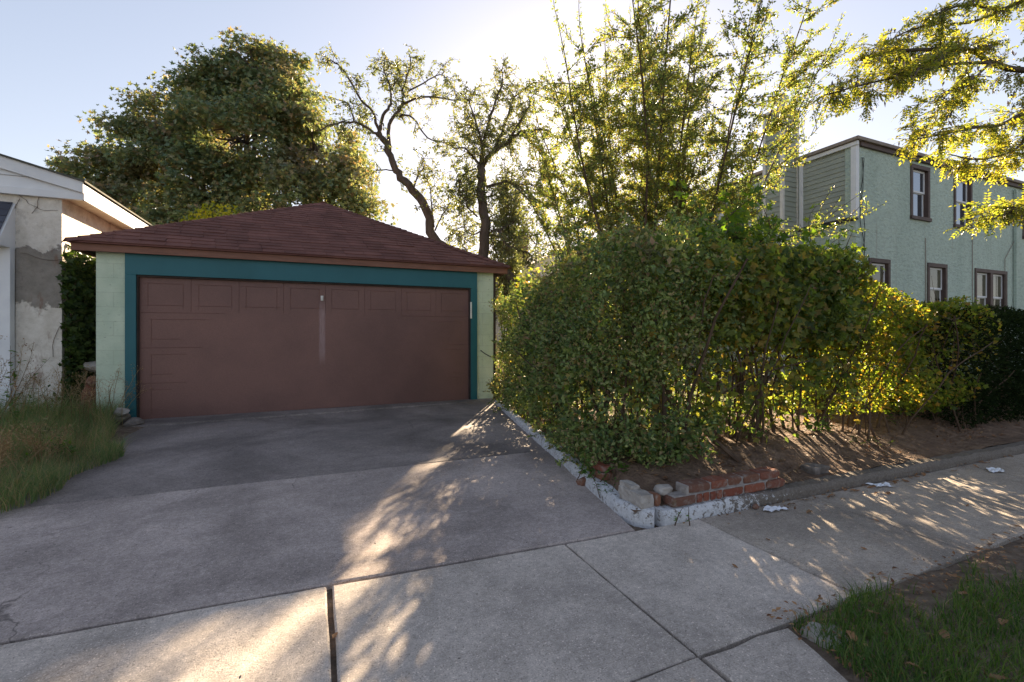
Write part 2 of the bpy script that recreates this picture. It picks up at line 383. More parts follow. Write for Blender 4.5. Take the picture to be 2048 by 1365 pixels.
def house_stucco():
    m, nt = new_mat('green_house_stucco'); p = pos(nt)
    g = noise(nt, mapped(nt, p, (1, 1, 1.8)), 9, 6, .68); big = noise(nt, mapped(nt, p, (1, 1, .25)), 1.1, 5, .6)
    c = ramp(nt, big, [(.3, (.43, .52, .455)), (.7, (.53, .62, .545))])
    c = mixc(nt, .35, c, ramp(nt, g, [(.38, .62), (.55, 1.12)]), 'MULTIPLY')
    st = ramp(nt, noise(nt, mapped(nt, p, (3.5, 3.5, .12)), 1.2, 3), [(.63, 0), (.7, .35)])
    c = mixc(nt, st, c, (.30, .24, .19))
    finish(nt, c, .9, g, 1, .05, .2)
    return m
M_HOUSE = house_stucco()
M_SIDING = surf('sage_siding', (.29, .315, .27), (.36, .385, .33), 2, .6, .15, 60, .003)
M_SIDING_GREY = surf('pale_grey_siding', (.42, .42, .40), (.5, .5, .47), 2, .6, .15, 60, .003)
M_SIDING_FAR = surf('cream_siding', (.5, .45, .42), (.62, .56, .52), 2, .6, .1, 30, .003)
M_BROWN = surf('brown_window_trim', (.075, .05, .045), (.115, .08, .07), 4, .6, .2, 40, .003)
M_CORNICE = surf('taupe_cornice', (.20, .165, .14), (.30, .25, .215), 4, .7, .2, 40, .003)
M_METAL = surf('galvanised_metal', (.30, .34, .33), (.45, .5, .48), 5, .45, .2, 20, .004, .6)
M_CABLE = surf('black_cable', (.02, .02, .02), (.04, .04, .04), 5, .6)
def glass():
    m, nt = new_mat('window_glass')
    b = finish(nt, (.30, .33, .38), .04, noise(nt, pos(nt), 1.5, 2), .03, .02, 1.0, .85)
    return m
M_GLASS = glass()
M_GLASS_REFLECTION = surf('painted_reflection_glass', (.10, .10, .07), (.17, .165, .12), 2.5, .08, .02, 2, .01, .8)  # dark tan foliage reflection put into the pane colour
M_BLIND = surf('window_blind', (.25, .26, .24), (.36, .37, .34), 4, .7)
def painted_kerb():
    m, nt = new_mat('flaking_white_kerb'); p = pos(nt)
    e = noise(nt, p, 26, 8, .8); g = noise(nt, p, 60, 5, .7)
    sp = N(nt, 'ShaderNodeSeparateXYZ'); nt.links.new(p, sp.inputs[0])
    # more bare concrete further along the pavement side (x rises)
    mr = N(nt, 'ShaderNodeMapRange'); nt.links.new(sp.outputs[0], mr.inputs['Value'])
    mr.inputs['From Min'].default_value = 2.35; mr.inputs['From Max'].default_value = 3.5; mr.inputs['To Max'].default_value = .24
    yr = N(nt, 'ShaderNodeMapRange'); nt.links.new(sp.outputs[1], yr.inputs['Value'])
    yr.inputs['From Min'].default_value = 2.5; yr.inputs['From Max'].default_value = 2.8; yr.inputs['To Min'].default_value = 1; yr.inputs['To Max'].default_value = 0
    mu = N(nt, 'ShaderNodeMath', operation='MULTIPLY_ADD'); nt.links.new(mr.outputs[0], mu.inputs[0]); nt.links.new(yr.outputs[0], mu.inputs[1]); nt.links.new(e, mu.inputs[2])
    mask = ramp(nt, mu.outputs[0], [(.545, 0), (.585, 1)])
    white = ramp(nt, g, [(.3, (.50, .51, .53)), (.7, (.72, .73, .76))])
    bare = ramp(nt, g, [(.3, (.12, .10, .085)), (.7, (.24, .21, .18))])
    finish(nt, mixc(nt, mask, white, bare), .85, mixc(nt, .5, e, g), .9, .02, .2)
    return m
M_KERB = painted_kerb()
def brick():
    m, nt = new_mat('old_red_brick'); p = pos(nt)
    g = N(nt, 'ShaderNodeNewGeometry').outputs['Random Per Island']
    c = ramp(nt, g, [(0, (.19, .06, .04)), (.35, (.26, .09, .055)), (.65, (.14, .075, .06)), (1, (.22, .10, .06))])
    e = noise(nt, p, 18, 6, .7)
    c = mixc(nt, ramp(nt, e, [(.5, 0), (.68, .7)]), c, (.30, .27, .24))
    c = mixc(nt, ramp(nt, noise(nt, p, 6, 4), [(.58, 0), (.68, .5)]), c, (.11, .10, .035))
    finish(nt, c, .9, noise(nt, p, 70, 6, .7), .8, .01, .2); return m
M_BRICK = brick()
M_MORTAR = surf('mortar', (.22, .19, .17), (.38, .35, .33), 20, .95, .8, 70, .01)
M_CHUNK = surf('broken_concrete', (.26, .23, .20), (.46, .43, .40), 14, .9, .8, 60, .01)
M_STONE = surf('field_stone', (.10, .085, .075), (.24, .21, .19), 12, .9, .8, 50, .01)
M_BARK = surf('grey_bark', (.055, .042, .034), (.14, .112, .092), 9, .95, 1, 30, .03, stretch=(1, 1, .25))
M_BARK2 = surf('brown_twig_bark', (.06, .038, .025), (.14, .095, .065), 9, .9, .6, 40, .01, stretch=(1, 1, .3))
M_PAPER = surf('paper', (.72, .74, .80), (.84, .86, .9), 10, .7, .3, 20, .004)
M_PICKET = surf('cream_picket_paint', (.55, .45, .34), (.7, .6, .48), 8, .7)

L_PRIVET = leafmat('privet_leaf', [(.05, .09, .04), (.11, .175, .07), (.19, .28, .10), (.32, .41, .17), (.33, .22, .15)], (1.6, 1.5, .5), .42, .42, 1.4, ((.20, .125, .105), 1.5, .57, .5))
L_PRIVET2 = leafmat('vine_leaf', [(.07, .115, .05), (.105, .16, .055), (.155, .215, .07), (.22, .26, .08), (.32, .23, .09)], (2.2, 2.1, .5), .66, .45, 1.0, ((.14, .06, .03), 1.9, .62, .55))
L_SHRUB = leafmat('shrub_leaf', [(.07, .11, .03), (.11, .16, .04), (.165, .22, .05), (.23, .25, .06), (.34, .19, .06)], (2.1, 2.0, .4), .66, .4, 1.6, ((.19, .09, .035), 1.4, .62, .5))
L_YEW = leafmat('yew_needle', [(.008, .016, .007), (.016, .028, .010), (.03, .048, .016)], (1.2, 1.3, .6), .15, .9, 1.4, None, .05)
L_MAPLE = leafmat('maple_leaf', [(.10, .155, .11), (.145, .205, .125), (.19, .25, .14), (.26, .28, .14), (.31, .23, .16)], (1.7, 1.55, .6), .33, .55, .22, ((.26, .18, .16), .32, .55, .5))
L_PEAR = leafmat('pear_leaf', [(.12, .15, .09), (.16, .19, .10), (.20, .23, .11), (.26, .24, .14)], (1.5, 1.5, .6), .38, .45, .5)
L_MYRTLE = leafmat('myrtle_leaf', [(.10, .145, .06), (.15, .20, .075), (.20, .255, .09), (.28, .30, .10), (.30, .23, .11)], (1.65, 1.6, .5), .5, .4, .7)
L_LOCUST = leafmat('pagoda_leaf', [(.12, .165, .05), (.19, .24, .06), (.28, .31, .065), (.38, .34, .08)], (1.9, 1.75, .4), .5, .4, 1.0)
L_POD = leafmat('dry_pod', [(.10, .09, .10), (.16, .14, .15)], (1, 1, 1), .2, .6)
L_LIME = leafmat('lime_leaf', [(.22, .27, .025), (.34, .36, .03), (.45, .42, .04)], (1.5, 1.3, .4), .5, .4)
L_SAPLING = leafmat('bright_vine_leaf', [(.06, .13, .02), (.09, .18, .025), (.14, .23, .035), (.18, .25, .04)], (2.0, 1.8, .4), .55, .4, 1.2)
L_WEED = leafmat('weed_leaf', [(.05, .12, .02), (.08, .18, .03), (.12, .23, .035)], (1.7, 1.7, .5), .45, .4)
L_GRASS = leafmat('grass_blade', [(.05, .105, .03), (.075, .15, .04), (.11, .20, .05), (.18, .22, .08)], (1.8, 1.8, .5), .45, .5, 1.5)
L_GRASS_LONG = leafmat('long_grass_blade', [(.09, .16, .07), (.13, .22, .085), (.18, .27, .11), (.28, .27, .14), (.42, .32, .2)], (1.5, 1.5, .6), .4, .5, 1.0)
L_STRAW = leafmat('dry_straw', [(.22, .15, .08), (.32, .23, .13), (.42, .33, .2)], (1.3, 1.2, .8), .4, .6)
L_DEAD = leafmat('dead_leaf', [(.11, .05, .025), (.20, .10, .05), (.33, .19, .10), (.40, .28, .16)], (1.3, 1.1, .8), .25, .6)
L_IVY = leafmat('ivy_leaf', [(.025, .05, .015), (.045, .08, .022), (.08, .12, .03)], (1.8, 1.8, .5), .4, .4)

# ------------------------------------------------------------------ ground
def grid(name, x0, x1, y0, y1, step, zf, m, **kw):
    nx = max(2, int((x1-x0)/step)+1); ny = max(2, int((y1-y0)/step)+1)
    X, Y = np.meshgrid(np.linspace(x0, x1, nx), np.linspace(y0, y1, ny))
    P = np.stack([X.ravel(), Y.ravel()], 1); Z = zf(P[:, 0], P[:, 1])
    V = np.column_stack([P, Z]); i = np.arange(nx*ny).reshape(ny, nx)
    F = np.stack([i[:-1, :-1].ravel(), i[:-1, 1:].ravel(), i[1:, 1:].ravel(), i[1:, :-1].ravel()], 1)
    return build_np(name, V, F, m, smooth=True, **kw)
tag(build('ground', MB().add([(-250, -250, -.13), (250, -250, -.13), (250, 250, -.13), (-250, 250, -.13)], [(0, 1, 2, 3)]), M_LAWN), kind='structure')
tag(build('road', MB().add([(-80, -9, -.12), (80, -9, -.12), (80, -1.6, -.12), (-80, -1.6, -.12)], [(0, 1, 2, 3)]), M_ASPHALT), kind='structure')
tag(build('ground_under_paving', MB().add([(-9, -1.5, -.03), (2.6, -1.5, -.03), (14, -1.5, -.03), (14, 2.5, -.03), (3.6, 8.4, -.03), (-9, 8.4, -.03)], [(0, 1, 2, 3, 4, 5)]), M_DIRT), kind='structure')

def slab(mb, poly, z=0, seed=0, j=.003, inset=.009):
    rs = np.random.RandomState(seed); pts = []
    n = len(poly)
    for i in range(n):
        a = np.array(poly[i], float); b = np.array(poly[(i+1) % n], float); L = np.linalg.norm(b-a); k = max(1, int(L/.12))
        for q in range(k): pts.append(a+(b-a)*q/k+rs.uniform(-j, j, 2))
    c = np.mean(pts, 0); m = len(pts)
    def ins(p, d):
        v = c-p; return p+v/np.linalg.norm(v)*d
    v = [(*p, -.09) for p in pts]+[(*p, z-.008) for p in pts]+[(*ins(p, inset), z) for p in pts]
    f = [(i, (i+1) % m, m+(i+1) % m, m+i) for i in range(m)]+[(m+i, m+(i+1) % m, 2*m+(i+1) % m, 2*m+i) for i in range(m)]+[tuple(range(2*m, 3*m))]
    mb.add(v, f)
yb = lambda x: 2.432-.058*x if x < 1.9 else 2.325-.02*(x-1.9)
def kx(y): return 1.89+(y-2.4)*.206
sw = MB(); sw_old = MB(); g = .006
xs = [-9, -3.6, .065, 1.36, 2.365, 3.42, 4.5, 5.6, 6.7, 7.8, 8.9, 10, 11.1, 12.2]
for i in range(len(xs)-1):
    a, b = xs[i], xs[i+1]; ga = .011 if i == 2 else g*.8; gb = .011 if i == 1 else g*.8
    y0 = 1.33 if b > .0 else 1.33
    slab(sw_old if a > 2 else sw, [(a+ga, y0+g), (b-gb, y0+g), (b-gb, yb(b)-.012), (a+ga, yb(a)-.012)], 0, 3+i)
# apron beyond the pavement, towards the road, with a broken corner
slab(sw, [(-9, -1.5), (1.36, -1.5), (1.355, 1.322), (-9, 1.322)], 0, 31)
slab(sw, [(1.372, -1.5), (1.62, -1.5), (1.66, .6), (1.73, .98), (1.80, 1.16), (1.83, 1.318), (1.372, 1.322)], 0, 32, .008)
tag(build('sidewalk', sw, M_SIDEWALK), kind='structure'); tag(build('sidewalk', sw_old, M_WALK_OLD), kind='structure')
dv = MB()
slab(dv, [(-2.6, yb(-2.6)+.012), (1.86, yb(1.9)+.012), (kx(4.28)-.0, 4.275), (-2.6, 4.365)], .002, 41)
tag(build('driveway_front', dv, M_DRIVE), kind='structure')
dv = MB()
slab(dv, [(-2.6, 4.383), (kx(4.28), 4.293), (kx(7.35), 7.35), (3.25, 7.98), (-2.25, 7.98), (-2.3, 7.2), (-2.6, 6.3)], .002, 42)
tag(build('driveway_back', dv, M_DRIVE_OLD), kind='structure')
dv = MB()   # the raised lip in front of the garage door
lip = [(-2.2, 7.42), (-.6, 7.5), (1.0, 7.62), (2.6, 7.7), (3.05, 7.74), (3.05, 7.97), (-2.2, 7.97)]
slab(dv, lip, .022, 43, .006, .03)
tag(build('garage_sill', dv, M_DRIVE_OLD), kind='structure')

def bed_z(x, y):
    P = np.column_stack([x, y]); P3 = np.column_stack([x, y, x*0])
    e = np.clip((y-2.42)/.7, 0, 1)
    z = .085+.13*e*e*(3-2*e)+.02*wob(P3, 3.5, 4)+.008*wob(P3, 14, 5)
    z = z - .10*np.clip((y-4.2)/1.5, 0, 1)
    d = x-(kx(y)+.03)      # stay behind the driveway kerb
    return np.where(d < .12, np.minimum(z, .07+d*.3), z)
def bed():
    nx, ny = 170, 70
    U, Vv = np.meshgrid(np.linspace(0, 1, nx), np.linspace(0, 1, ny))
    y = 2.40+Vv*5.2; x0 = kx(y)+.03; x = x0+U**1.2*(14-x0)
    ys = np.interp(x, [2, 3.1, 5.5, 6.8, 9, 13], [2.41, 2.40, 2.345, 2.315, 2.275, 2.235]); y = ys+Vv*(7.6-ys)
    z = bed_z(x.ravel(), y.ravel())
    V = np.column_stack([x.ravel(), y.ravel(), z]); i = np.arange(nx*ny).reshape(ny, nx)
    F = np.stack([i[:-1, :-1].ravel(), i[:-1, 1:].ravel(), i[1:, 1:].ravel(), i[1:, :-1].ravel()], 1)
    tag(build_np('planting_bed_soil', V, F, M_SOIL, smooth=True), kind='structure')
bed()
tag(grid('verge_ground', 1.6, 13, -1.4, 1.34, .1, lambda x, y: .0+.018*wob(np.column_stack([x, y, x*0]), 4, 8)-.035*np.clip((1.95-x)/.3, 0, 1)-.02*np.clip((y-1.2)/.14, 0, 1), M_DIRT), kind='structure')
tag(grid('weed_patch_ground', -12, -1.75, 3.6, 9.2, .2, lambda x, y: .02+.03*wob(np.column_stack([x, y, x*0]), 2, 9)+.08*np.clip((-2.3-x)/1.5, 0, 1)-.06*np.clip((x+2.1)/.3, 0, 1)-.1*np.clip((4.3-y)/.3,0,1), M_DIRT), kind='structure')

# ------------------------------------------------------------------ kerb
def sweep(path, w, h, rs, base=-.05):
    mb = MB(); P = []
    for i in range(len(path)-1):
        a = np.array(path[i]); b = np.array(path[i+1]); k = max(1, int(np.linalg.norm(b-a)/.07))
        for q in range(k): P.append(a+(b-a)*q/k)
    P.append(np.array(path[-1])); n = len(P); V = []
    hh = h if callable(h) else (lambda p: h)
    for i, p in enumerate(P):
        t = P[min(i+1, n-1)]-P[max(i-1, 0)]; t = t/np.linalg.norm(t); s = np.array([t[1], -t[0]])
        H = hh(p)+rs.uniform(-.006, .006); o = rs.uniform(-.006, .006)
        for (a, z) in ((w*.5+.01, base), (w*.5+.004, H*.55), (w*.5-.004, H-.018), (w*.5-.022, H), (-w*.5+.015, H), (-w*.5, H-.012), (-w*.5, base)):
            q = p+s*(a+o); V.append((q[0], q[1], z+rs.uniform(-.003, .003)))
    k = 7; F = [(i*k+j, i*k+j+1, (i+1)*k+j+1, (i+1)*k+j) for i in range(n-1) for j in range(k-1)]
    F += [tuple(range(k)), tuple(range((n-1)*k, n*k))[::-1]]
    return mb.add(V, F)
rs = np.random.RandomState(11)
kp = [(2.93, 7.45), (2.88, 7.25), (2.48, 5.3), (2.17, 3.75), (2.00, 2.93), (1.945, 2.62), (1.955, 2.46), (2.03, 2.385)]
kp = [(p[0]+.03, p[1]) for p in kp]
tag(build('driveway_kerb', sweep(kp, .11, lambda p: .088 if p[1] < 5 else .075, rs), M_KERB, loc=(2, 2.4, 0), smooth=False),
    'low white painted kerb running from the brick corner back to the garage', 'kerb')
kp = [(2.075, 2.375), (2.5, 2.37), (3.1, 2.36), (4.2, 2.34), (5.5, 2.31), (6.8, 2.28), (9, 2.24), (13, 2.2)]
tag(build('bed_kerb', sweep(kp, .12, lambda p: .082 if p[0] < 3 else .075, rs), M_KERB, loc=(2.08, 2.37, 0)),
    'low kerb with flaking white paint between the sidewalk and the planting bed', 'kerb')
# two courses of brick on the kerb
bw = thing('brick_edging', 'two low courses of old red brick laid on the white kerb corner', 'brick edging', (2.6, 2.42, .08))
bm = MB(); rs = np.random.RandomState(3)
def brk(mb, x0, x1, y0, y1, z0, z1, rs, j=.004, tilt=0):
    d = rs.uniform(-j, j, 6)*.8
    rough_box(mb, x0+d[0], x1+d[1], y0+d[2], y1+d[3], z0+.5*d[4], z1+.5*d[5], int(rs.randint(1000)), .0035, 4, 26, .3)
x = 2.18
for k, L in enumerate([.205, .05, .05, .05, .05, .20, .21, .20]):
    brk(bm, x, x+L, 2.345, 2.455, .083, .142, rs); x += L+.011
x = 2.33
for k, L in enumerate([.20, .15, .14, .16, .21]):
    brk(bm, x, x+L, 2.36, 2.47, .151, .207, rs); x += L+.012
build('bricks', bm, M_BRICK, bw)
build('mortar', MB().box(2.20, 3.10, 2.356, 2.448, .08, .148).box(2.335, 3.22, 2.368, 2.462, .1405, .2).box(2.315, 2.335, 2.362, 2.468, .146, .205), M_MORTAR, bw, bevel=.004)
def one(name, mb, m, label, cat, group=None, bevel=0, smooth=False):
    c = np.mean(np.array(mb.v), 0); z = min(v[2] for v in mb.v)
    return tag(build(name, mb, m, loc=(float(c[0]), float(c[1]), float(z)), bevel=bevel, smooth=smooth), label, cat, group)
# chunk at the corner: concrete lump with a brick stub at its end
cb = thing('mortared_brick_block', 'grey mortar coated block with red brick end on the kerb corner', 'brick block', (2.05, 2.5, .09))
mb = MB(); rough_box(mb, 1.965, 2.08, 2.40, 2.66, .08, .175, 7, .009, 7); rough_box(mb, 1.975, 2.05, 2.52, 2.66, .16, .205, 9, .009, 5); build('mortar_lump', mb, M_CHUNK, cb)
mb = MB(); brk(mb, 2.078, 2.125, 2.395, 2.50, .085, .165, np.random.RandomState(8), .006); build('brick_end', mb, M_BRICK, cb, bevel=.006)
mb = MB(); brk(mb, 2.06, 2.16, 2.97, 3.17, .09, .15, np.random.RandomState(9), .006); brk(mb, 2.06, 2.15, 2.98, 3.16, .152, .20, np.random.RandomState(19), .006)
one('brick_stack', mb, M_BRICK, 'two pale stacked bricks beside the green weed on the driveway kerb', 'bricks', bevel=.005)
mb = MB(); rough_box(mb, 2.16, 2.26, 2.44, 2.52, .14, .185, 4, .010, 5, 18, .6); one('rubble_piece', mb, M_CHUNK, 'small pale rubble piece between the corner block and the bricks', 'rubble')
mb = MB(); rock(mb, (2.02, 3.19, .03), .065, np.random.RandomState(5), (1, .9, .75)); one('brick_fragment', mb, M_BRICK, 'rounded red brick fragment lying on the driveway against the kerb', 'brick')
mb = MB(); rock(mb, (2.07, 3.03, .02), .04, np.random.RandomState(15), (1, .9, .6)); one('brick_fragment', mb, M_CHUNK, 'small pale stone beside the red brick fragment on the driveway', 'stone')
mb = MB(); rock(mb, (2.86, 2.27, .018), .028, np.random.RandomState(6), (1, .8, .7)); one('brick_fragment', mb, M_BRICK, 'tiny orange brick crumb by the crumpled white paper', 'brick')
mb = MB(); rough_box(mb, 3.80, 4.0, 2.46, 2.60, .04, .12, 21, .012); one('stone_block', mb, M_STONE, 'flat tan stone block half sunk in the bed soil near the kerb', 'stone', bevel=.012)
mb = MB(); rough_box(mb, 1.86, 2.0, 1.14, 1.27, -.05, .018, 22, .014, 6, 16, .6); one('concrete_chunk', mb, M_CHUNK, 'pale broken concrete chunk at the sidewalk corner by the grass', 'concrete chunk')
for i, (x, y, s_, lab) in enumerate([(-2.22, 7.55, .13, 'dark stone lying lowest in the pile at the garage corner'), (-2.42, 7.72, .14, 'brown stone leaning on the mint wall beside the door frame'),
        (-2.36, 7.62, .10, 'pale flat stone on top of the pile at the garage corner'), (-2.95, 8.6, .17, 'large tan stone in the dark gap between the two garages'), (-2.88, 8.3, .13, 'reddish stone low in the gap between the two garages')]):
    mb = MB(); rock(mb, (x, y, [.04, .09, .2, .75, .55][i]), s_, np.random.RandomState(50+i), (1, .9, .65))
    if i > 2: rock(mb, (x-.02, y+.25, .2), .42, np.random.RandomState(60+i), (.5, .8, 1))
    one('stone', mb, [M_STONE, M_STONE, M_CHUNK, M_CHUNK, M_BRICK][i], lab, 'stone', 'stones piled around the garage corner')
# ------------------------------------------------------------------ shingled roofs
def shingle_face(mb, A, B, T0, T1, rs, course=.145, tab=.30, lift=.012, sag=.0):
    A, B, T0, T1 = (np.array(p, float) for p in (A, B, T0, T1))
    e = unit(B-A); L = np.linalg.norm(B-A)
    a0 = (T0-A)@e; up = T0-A-e*a0; H = np.linalg.norm(up); s = up/H; n = np.cross(e, s)
    b0 = (T1-A)@e
    rows = int(H/course)+1
    for i in range(rows):
        d0 = i*course; d1 = min(d0+course*1.25, H)
        if d1-d0 < .01: break
        def lim(d): f = d/H; return a0*f, L+(b0-L)*f
        l0, r0 = lim(d0); l1, r1 = lim(d1)
        x = l0-rs.uniform(0, tab); rowj = rs.uniform(-.004, .004)
        while x < r0:
            x2 = x+tab; q0, q1 = max(x+.003, l0), min(x2-.003, r0)
            if q1-q0 > .02:
                t0, t1 = min(max(q0, l1), r1), min(max(q1, l1), r1)
                li = lift*rs.uniform(.75, 1.3)+(rs.uniform(.005, .012) if rs.rand() < .02 else 0); dd = rs.uniform(-.004, .004)+rowj
                w = lambda u, v, h: A+e*u+s*v+n*(h+sag*math.sin(u*1.7+v)*math.sin(v*2.1))
                v = [w(q0, d0+dd, .001), w(q1, d0+dd, .001), w(q1, d0+dd, li), w(q0, d0+dd, li), w(t0, d1, .003), w(t1, d1, .003)]
                mb.add(v, [(0, 1, 2, 3), (3, 2, 5, 4), (0, 3, 4), (1, 5, 2)])
            x = x2
def cap_line(mb, A, B, w, n_side, rs, step=.14):
    A, B = np.array(A, float), np.array(B, float); L = np.linalg.norm(B-A); t = (B-A)/L
    k = int(L/step); up = np.array([0, 0, 1.]); s = unit(np.cross(t, up))
    for i in range(k):
        p = A+t*i*step; q = A+t*min((i*step+step*1.3), L)
        dn = .42*w; h = .018; rj = rs.uniform(-.003, .006)
        v = [p-s*w+up*(h-dn+rj), p+up*(h+.012+rj), p+s*w+up*(h-dn+rj), q-s*w+up*(-dn+.008), q+up*.012, q+s*w+up*(-dn+.008),
             p-s*w+up*(-dn), p+up*0, p+s*w+up*(-dn)]
        mb.add(v, [(0, 1, 4, 3), (1, 2, 5, 4), (6, 7, 1, 0), (7, 8, 2, 1)])

# ------------------------------------------------------------------ mint garage
G = thing('garage', 'mint green block garage with brown hip roof and wide brown door', 'garage', (.16, 7.95, 0))
gx0, gx1, gy0, gy1 = -2.74, 3.06, 7.95, 13.7; ez = 2.375
w = MB()
w.box(gx0, -2.415, gy0, gy0+.22, -.05, ez).box(2.73, gx1, gy0, gy0+.22, -.05, ez)
w.box(gx0, gx0+.2, gy0+.22, gy1, -.05, ez).box(gx1-.2, gx1, gy0+.22, gy1, -.05, ez).box(gx0+.2, gx1-.2, gy1-.2, gy1, -.05, ez)
build('wall', w, M_GARAGE_WALL, G)
f = MB()   # teal frame: header and two jambs, with a return to the door
f.box(-2.415, 2.73, gy0-.045, gy0+.12, 2.055, 2.368)
f.box(-2.415, -2.29, gy0-.045, gy0+.12, .0, 2.055).box(2.61, 2.73, gy0-.045, gy0+.12, .0, 2.055)
fr = build('door_frame', f, M_TEAL, G, bevel=.004)
f2 = MB().box(-2.293, -2.27, gy0-.02, gy0+.10, .0, 2.05).box(2.585, 2.613, gy0-.02, gy0+.10, .0, 2.05).box(-2.27, 2.585, gy0-.02, gy0+.10, 2.03, 2.057)
tag(build('door_stop', f2, M_DARKTRIM, fr))
build('hinge_cover', MB().box(2.592, 2.622, gy0-.062, gy0-.046, 1.50, 1.80), M_WHITE_OLD, fr, bevel=.003)
# sectional door with pressed grooves
def garage_door():
    x0, x1, z0, z1 = -2.27, 2.585, .02, 2.03; y = gy0+.03
    yc = np.array([]); lines = []   # (x0,x1,z0,z1) groove rectangles (thin)
    t = .01
    W = (x1-x0)/8; H = (z1-z0)/4
    def ring(a, b, c, d): 
        lines.extend([(a, b, c, c+t), (a, b, d-t, d), (a, a+t, c, d), (b-t, b, c, d)])
    for k in range(8): ring(x0+k*W+.09, x0+(k+1)*W-.09, z0+3*H+.1, z1-.08)
    for k in range(1, 8): lines.append((x0+k*W-.004, x0+k*W+.004, z0+3*H+.03, z1))
    lines.append((x0, x0+.95, z0+3*H-.007, z0+3*H+.007)); lines.append((x1-1.2, x1, z0+3*H-.007, z0+3*H+.007))
    for r in (0, 1, 2):
        L = [.25, .42, .62][r]
        a = x0+.13
        lines.extend([(a, a+t, z0+r*H+.12, z0+(r+1)*H-.09), (a, a+L, z0+(r+1)*H-.09-t, z0+(r+1)*H-.09), (a, a+L*.6, z0+r*H+.12, z0+r*H+.12+t)])
        if r: lines.append((x0, x0+L+.12, z0+r*H-.007, z0+r*H+.007))
        b = x1-.13
        lines.extend([(b-t, b, z0+r*H+.12, z0+(r+1)*H-.09), (b-L*.9, b, z0+(r+1)*H-.09-t, z0+(r+1)*H-.09)])
        if r: lines.append((x1-L*.6, x1, z0+r*H-.005, z0+r*H+.005))
    X = {x0, x1}; Z = {z0, z1}
    for a, b, c, d in lines: X |= {a, b, (a+b)/2}; Z |= {c, d, (c+d)/2}
    X = np.unique(np.round(sorted(X), 4)); Z = np.unique(np.round(sorted(Z), 4))
    gx, gz = np.meshgrid(X, Z); D = np.zeros_like(gx)
    for a, b, c, d in lines:
        thinx = (b-a) < .03; thinz = (d-c) < .03
        inx = (abs(gx-(a+b)/2) < 1e-3) if thinx else ((gx >= a) & (gx <= b))
        inz = (abs(gz-(c+d)/2) < 1e-3) if thinz else ((gz >= c) & (gz <= d))
        D[inx & inz] = .0045
    V = np.column_stack([gx.ravel(), y+D.ravel(), gz.ravel()])
    ny, nx = gx.shape; i = np.arange(nx*ny).reshape(ny, nx)
    F = np.stack([i[:-1, :-1].ravel(), i[:-1, 1:].ravel(), i[1:, 1:].ravel(), i[1:, :-1].ravel()], 1)
    d = build_np('garage_door', V, F, M_DOOR, G)
    build('handle', MB().box(.085, .125, y-.02, y-.002, 1.76, 1.84).box(.097, .113, y-.034, y-.0205, 1.775, 1.825), M_WHITE_OLD, d, bevel=.003)
    build('weather_strip', MB().box(x0, x1, y-.008, y+.012, .0005, .019), M_CABLE, d)
garage_door()
# eaves, fascia, soffit
ox, oy = .25, .12
ex0, ex1, ey0, ey1 = gx0-.22, gx1+.24, gy0-oy, gy1+oy
pk = (.165, 10.72, 4.06); pk2 = (.165, 10.95, 4.06)
zt = ez+.088
fa = MB()
fa.box(ex0, ex1, ey0, ey0+.025, ez-.035, ez+.065)
fa.box(ex0, ex0+.025, ey0+.027, ey1, ez-.03, ez+.075).box(ex1-.025, ex1, ey0+.027, ey1, ez-.03, ez+.075).box(ex0+.027, ex1-.027, ey1-.025, ey1, ez-.03, ez+.075)
build('fascia', fa, M_FASCIA, G, bevel=.003)
build('soffit', MB().box(ex0+.028, ex1-.028, ey0+.028, ey1-.028, ez+.002, ez+.028), M_DARKTRIM, G)
ro = MB(); o_ = .04
A, B, C_, D_ = (ex0-o_, ey0-o_, zt), (ex1+o_, ey0-o_, zt), (ex1+o_, ey1+o_, zt), (ex0-o_, ey1+o_, zt)
lowr = lambda p, d: (p[0], p[1], p[2]-d)
A2, B2, C2, D2 = (lowr(p, .022) for p in (A, B, C_, D_)); p1, p2 = lowr(pk, .012), lowr(pk2, .012)
ro.add([lowr(A, .004), lowr(B, .004), lowr(C_, .004), lowr(D_, .004), p1, p2, A2, B2, C2, D2], [(0, 1, 4), (1, 2, 5, 4), (2, 3, 5), (3, 0, 4, 5), (0, 6, 7, 1), (1, 7, 8, 2), (2, 8, 9, 3), (3, 9, 6, 0), (6, 9, 8, 7)])
rs = np.random.RandomState(2)
roof = build('roof', ro, M_SHINGLE, G)
sh = MB()
shingle_face(sh, A, B, pk, (pk[0]+.001, pk[1], pk[2]), rs, sag=.008)
shingle_face(sh, D_, A, pk2, pk, rs, .145, .3)
shingle_face(sh, B, C_, pk, pk2, rs, .145, .3)
shingle_face(sh, C_, D_, pk2, (pk2[0]-.001, pk2[1], pk2[2]), rs, .145, .6)
build('shingles', sh, M_SHINGLE, roof)
cp = MB()
for a, b in ((A, pk), (B, pk), (C_, pk2), (D_, pk2)): cap_line(cp, a, b, .10, 0, rs)
cap_line(cp, (pk[0], pk[1]-.05, pk[2]), (pk2[0], pk2[1]+.1, pk2[2]), .1, 0, rs)
build('hip_cap', cp, M_SHINGLE, roof)
# cable looping off the wall
tag(build('cable', MB().tube(smooth_path([(2.79, 7.90, .92), (2.86, 7.86, .86), (2.97, 7.84, .80), (3.10, 7.86, .77), (3.2, 8.1, .8)]), .009, 6), M_CABLE, G, smooth=True))
build('downpipe', MB().box(3.065, 3.12, 7.97, 8.03, .0, 2.38), M_DARKTRIM, G, bevel=.006)

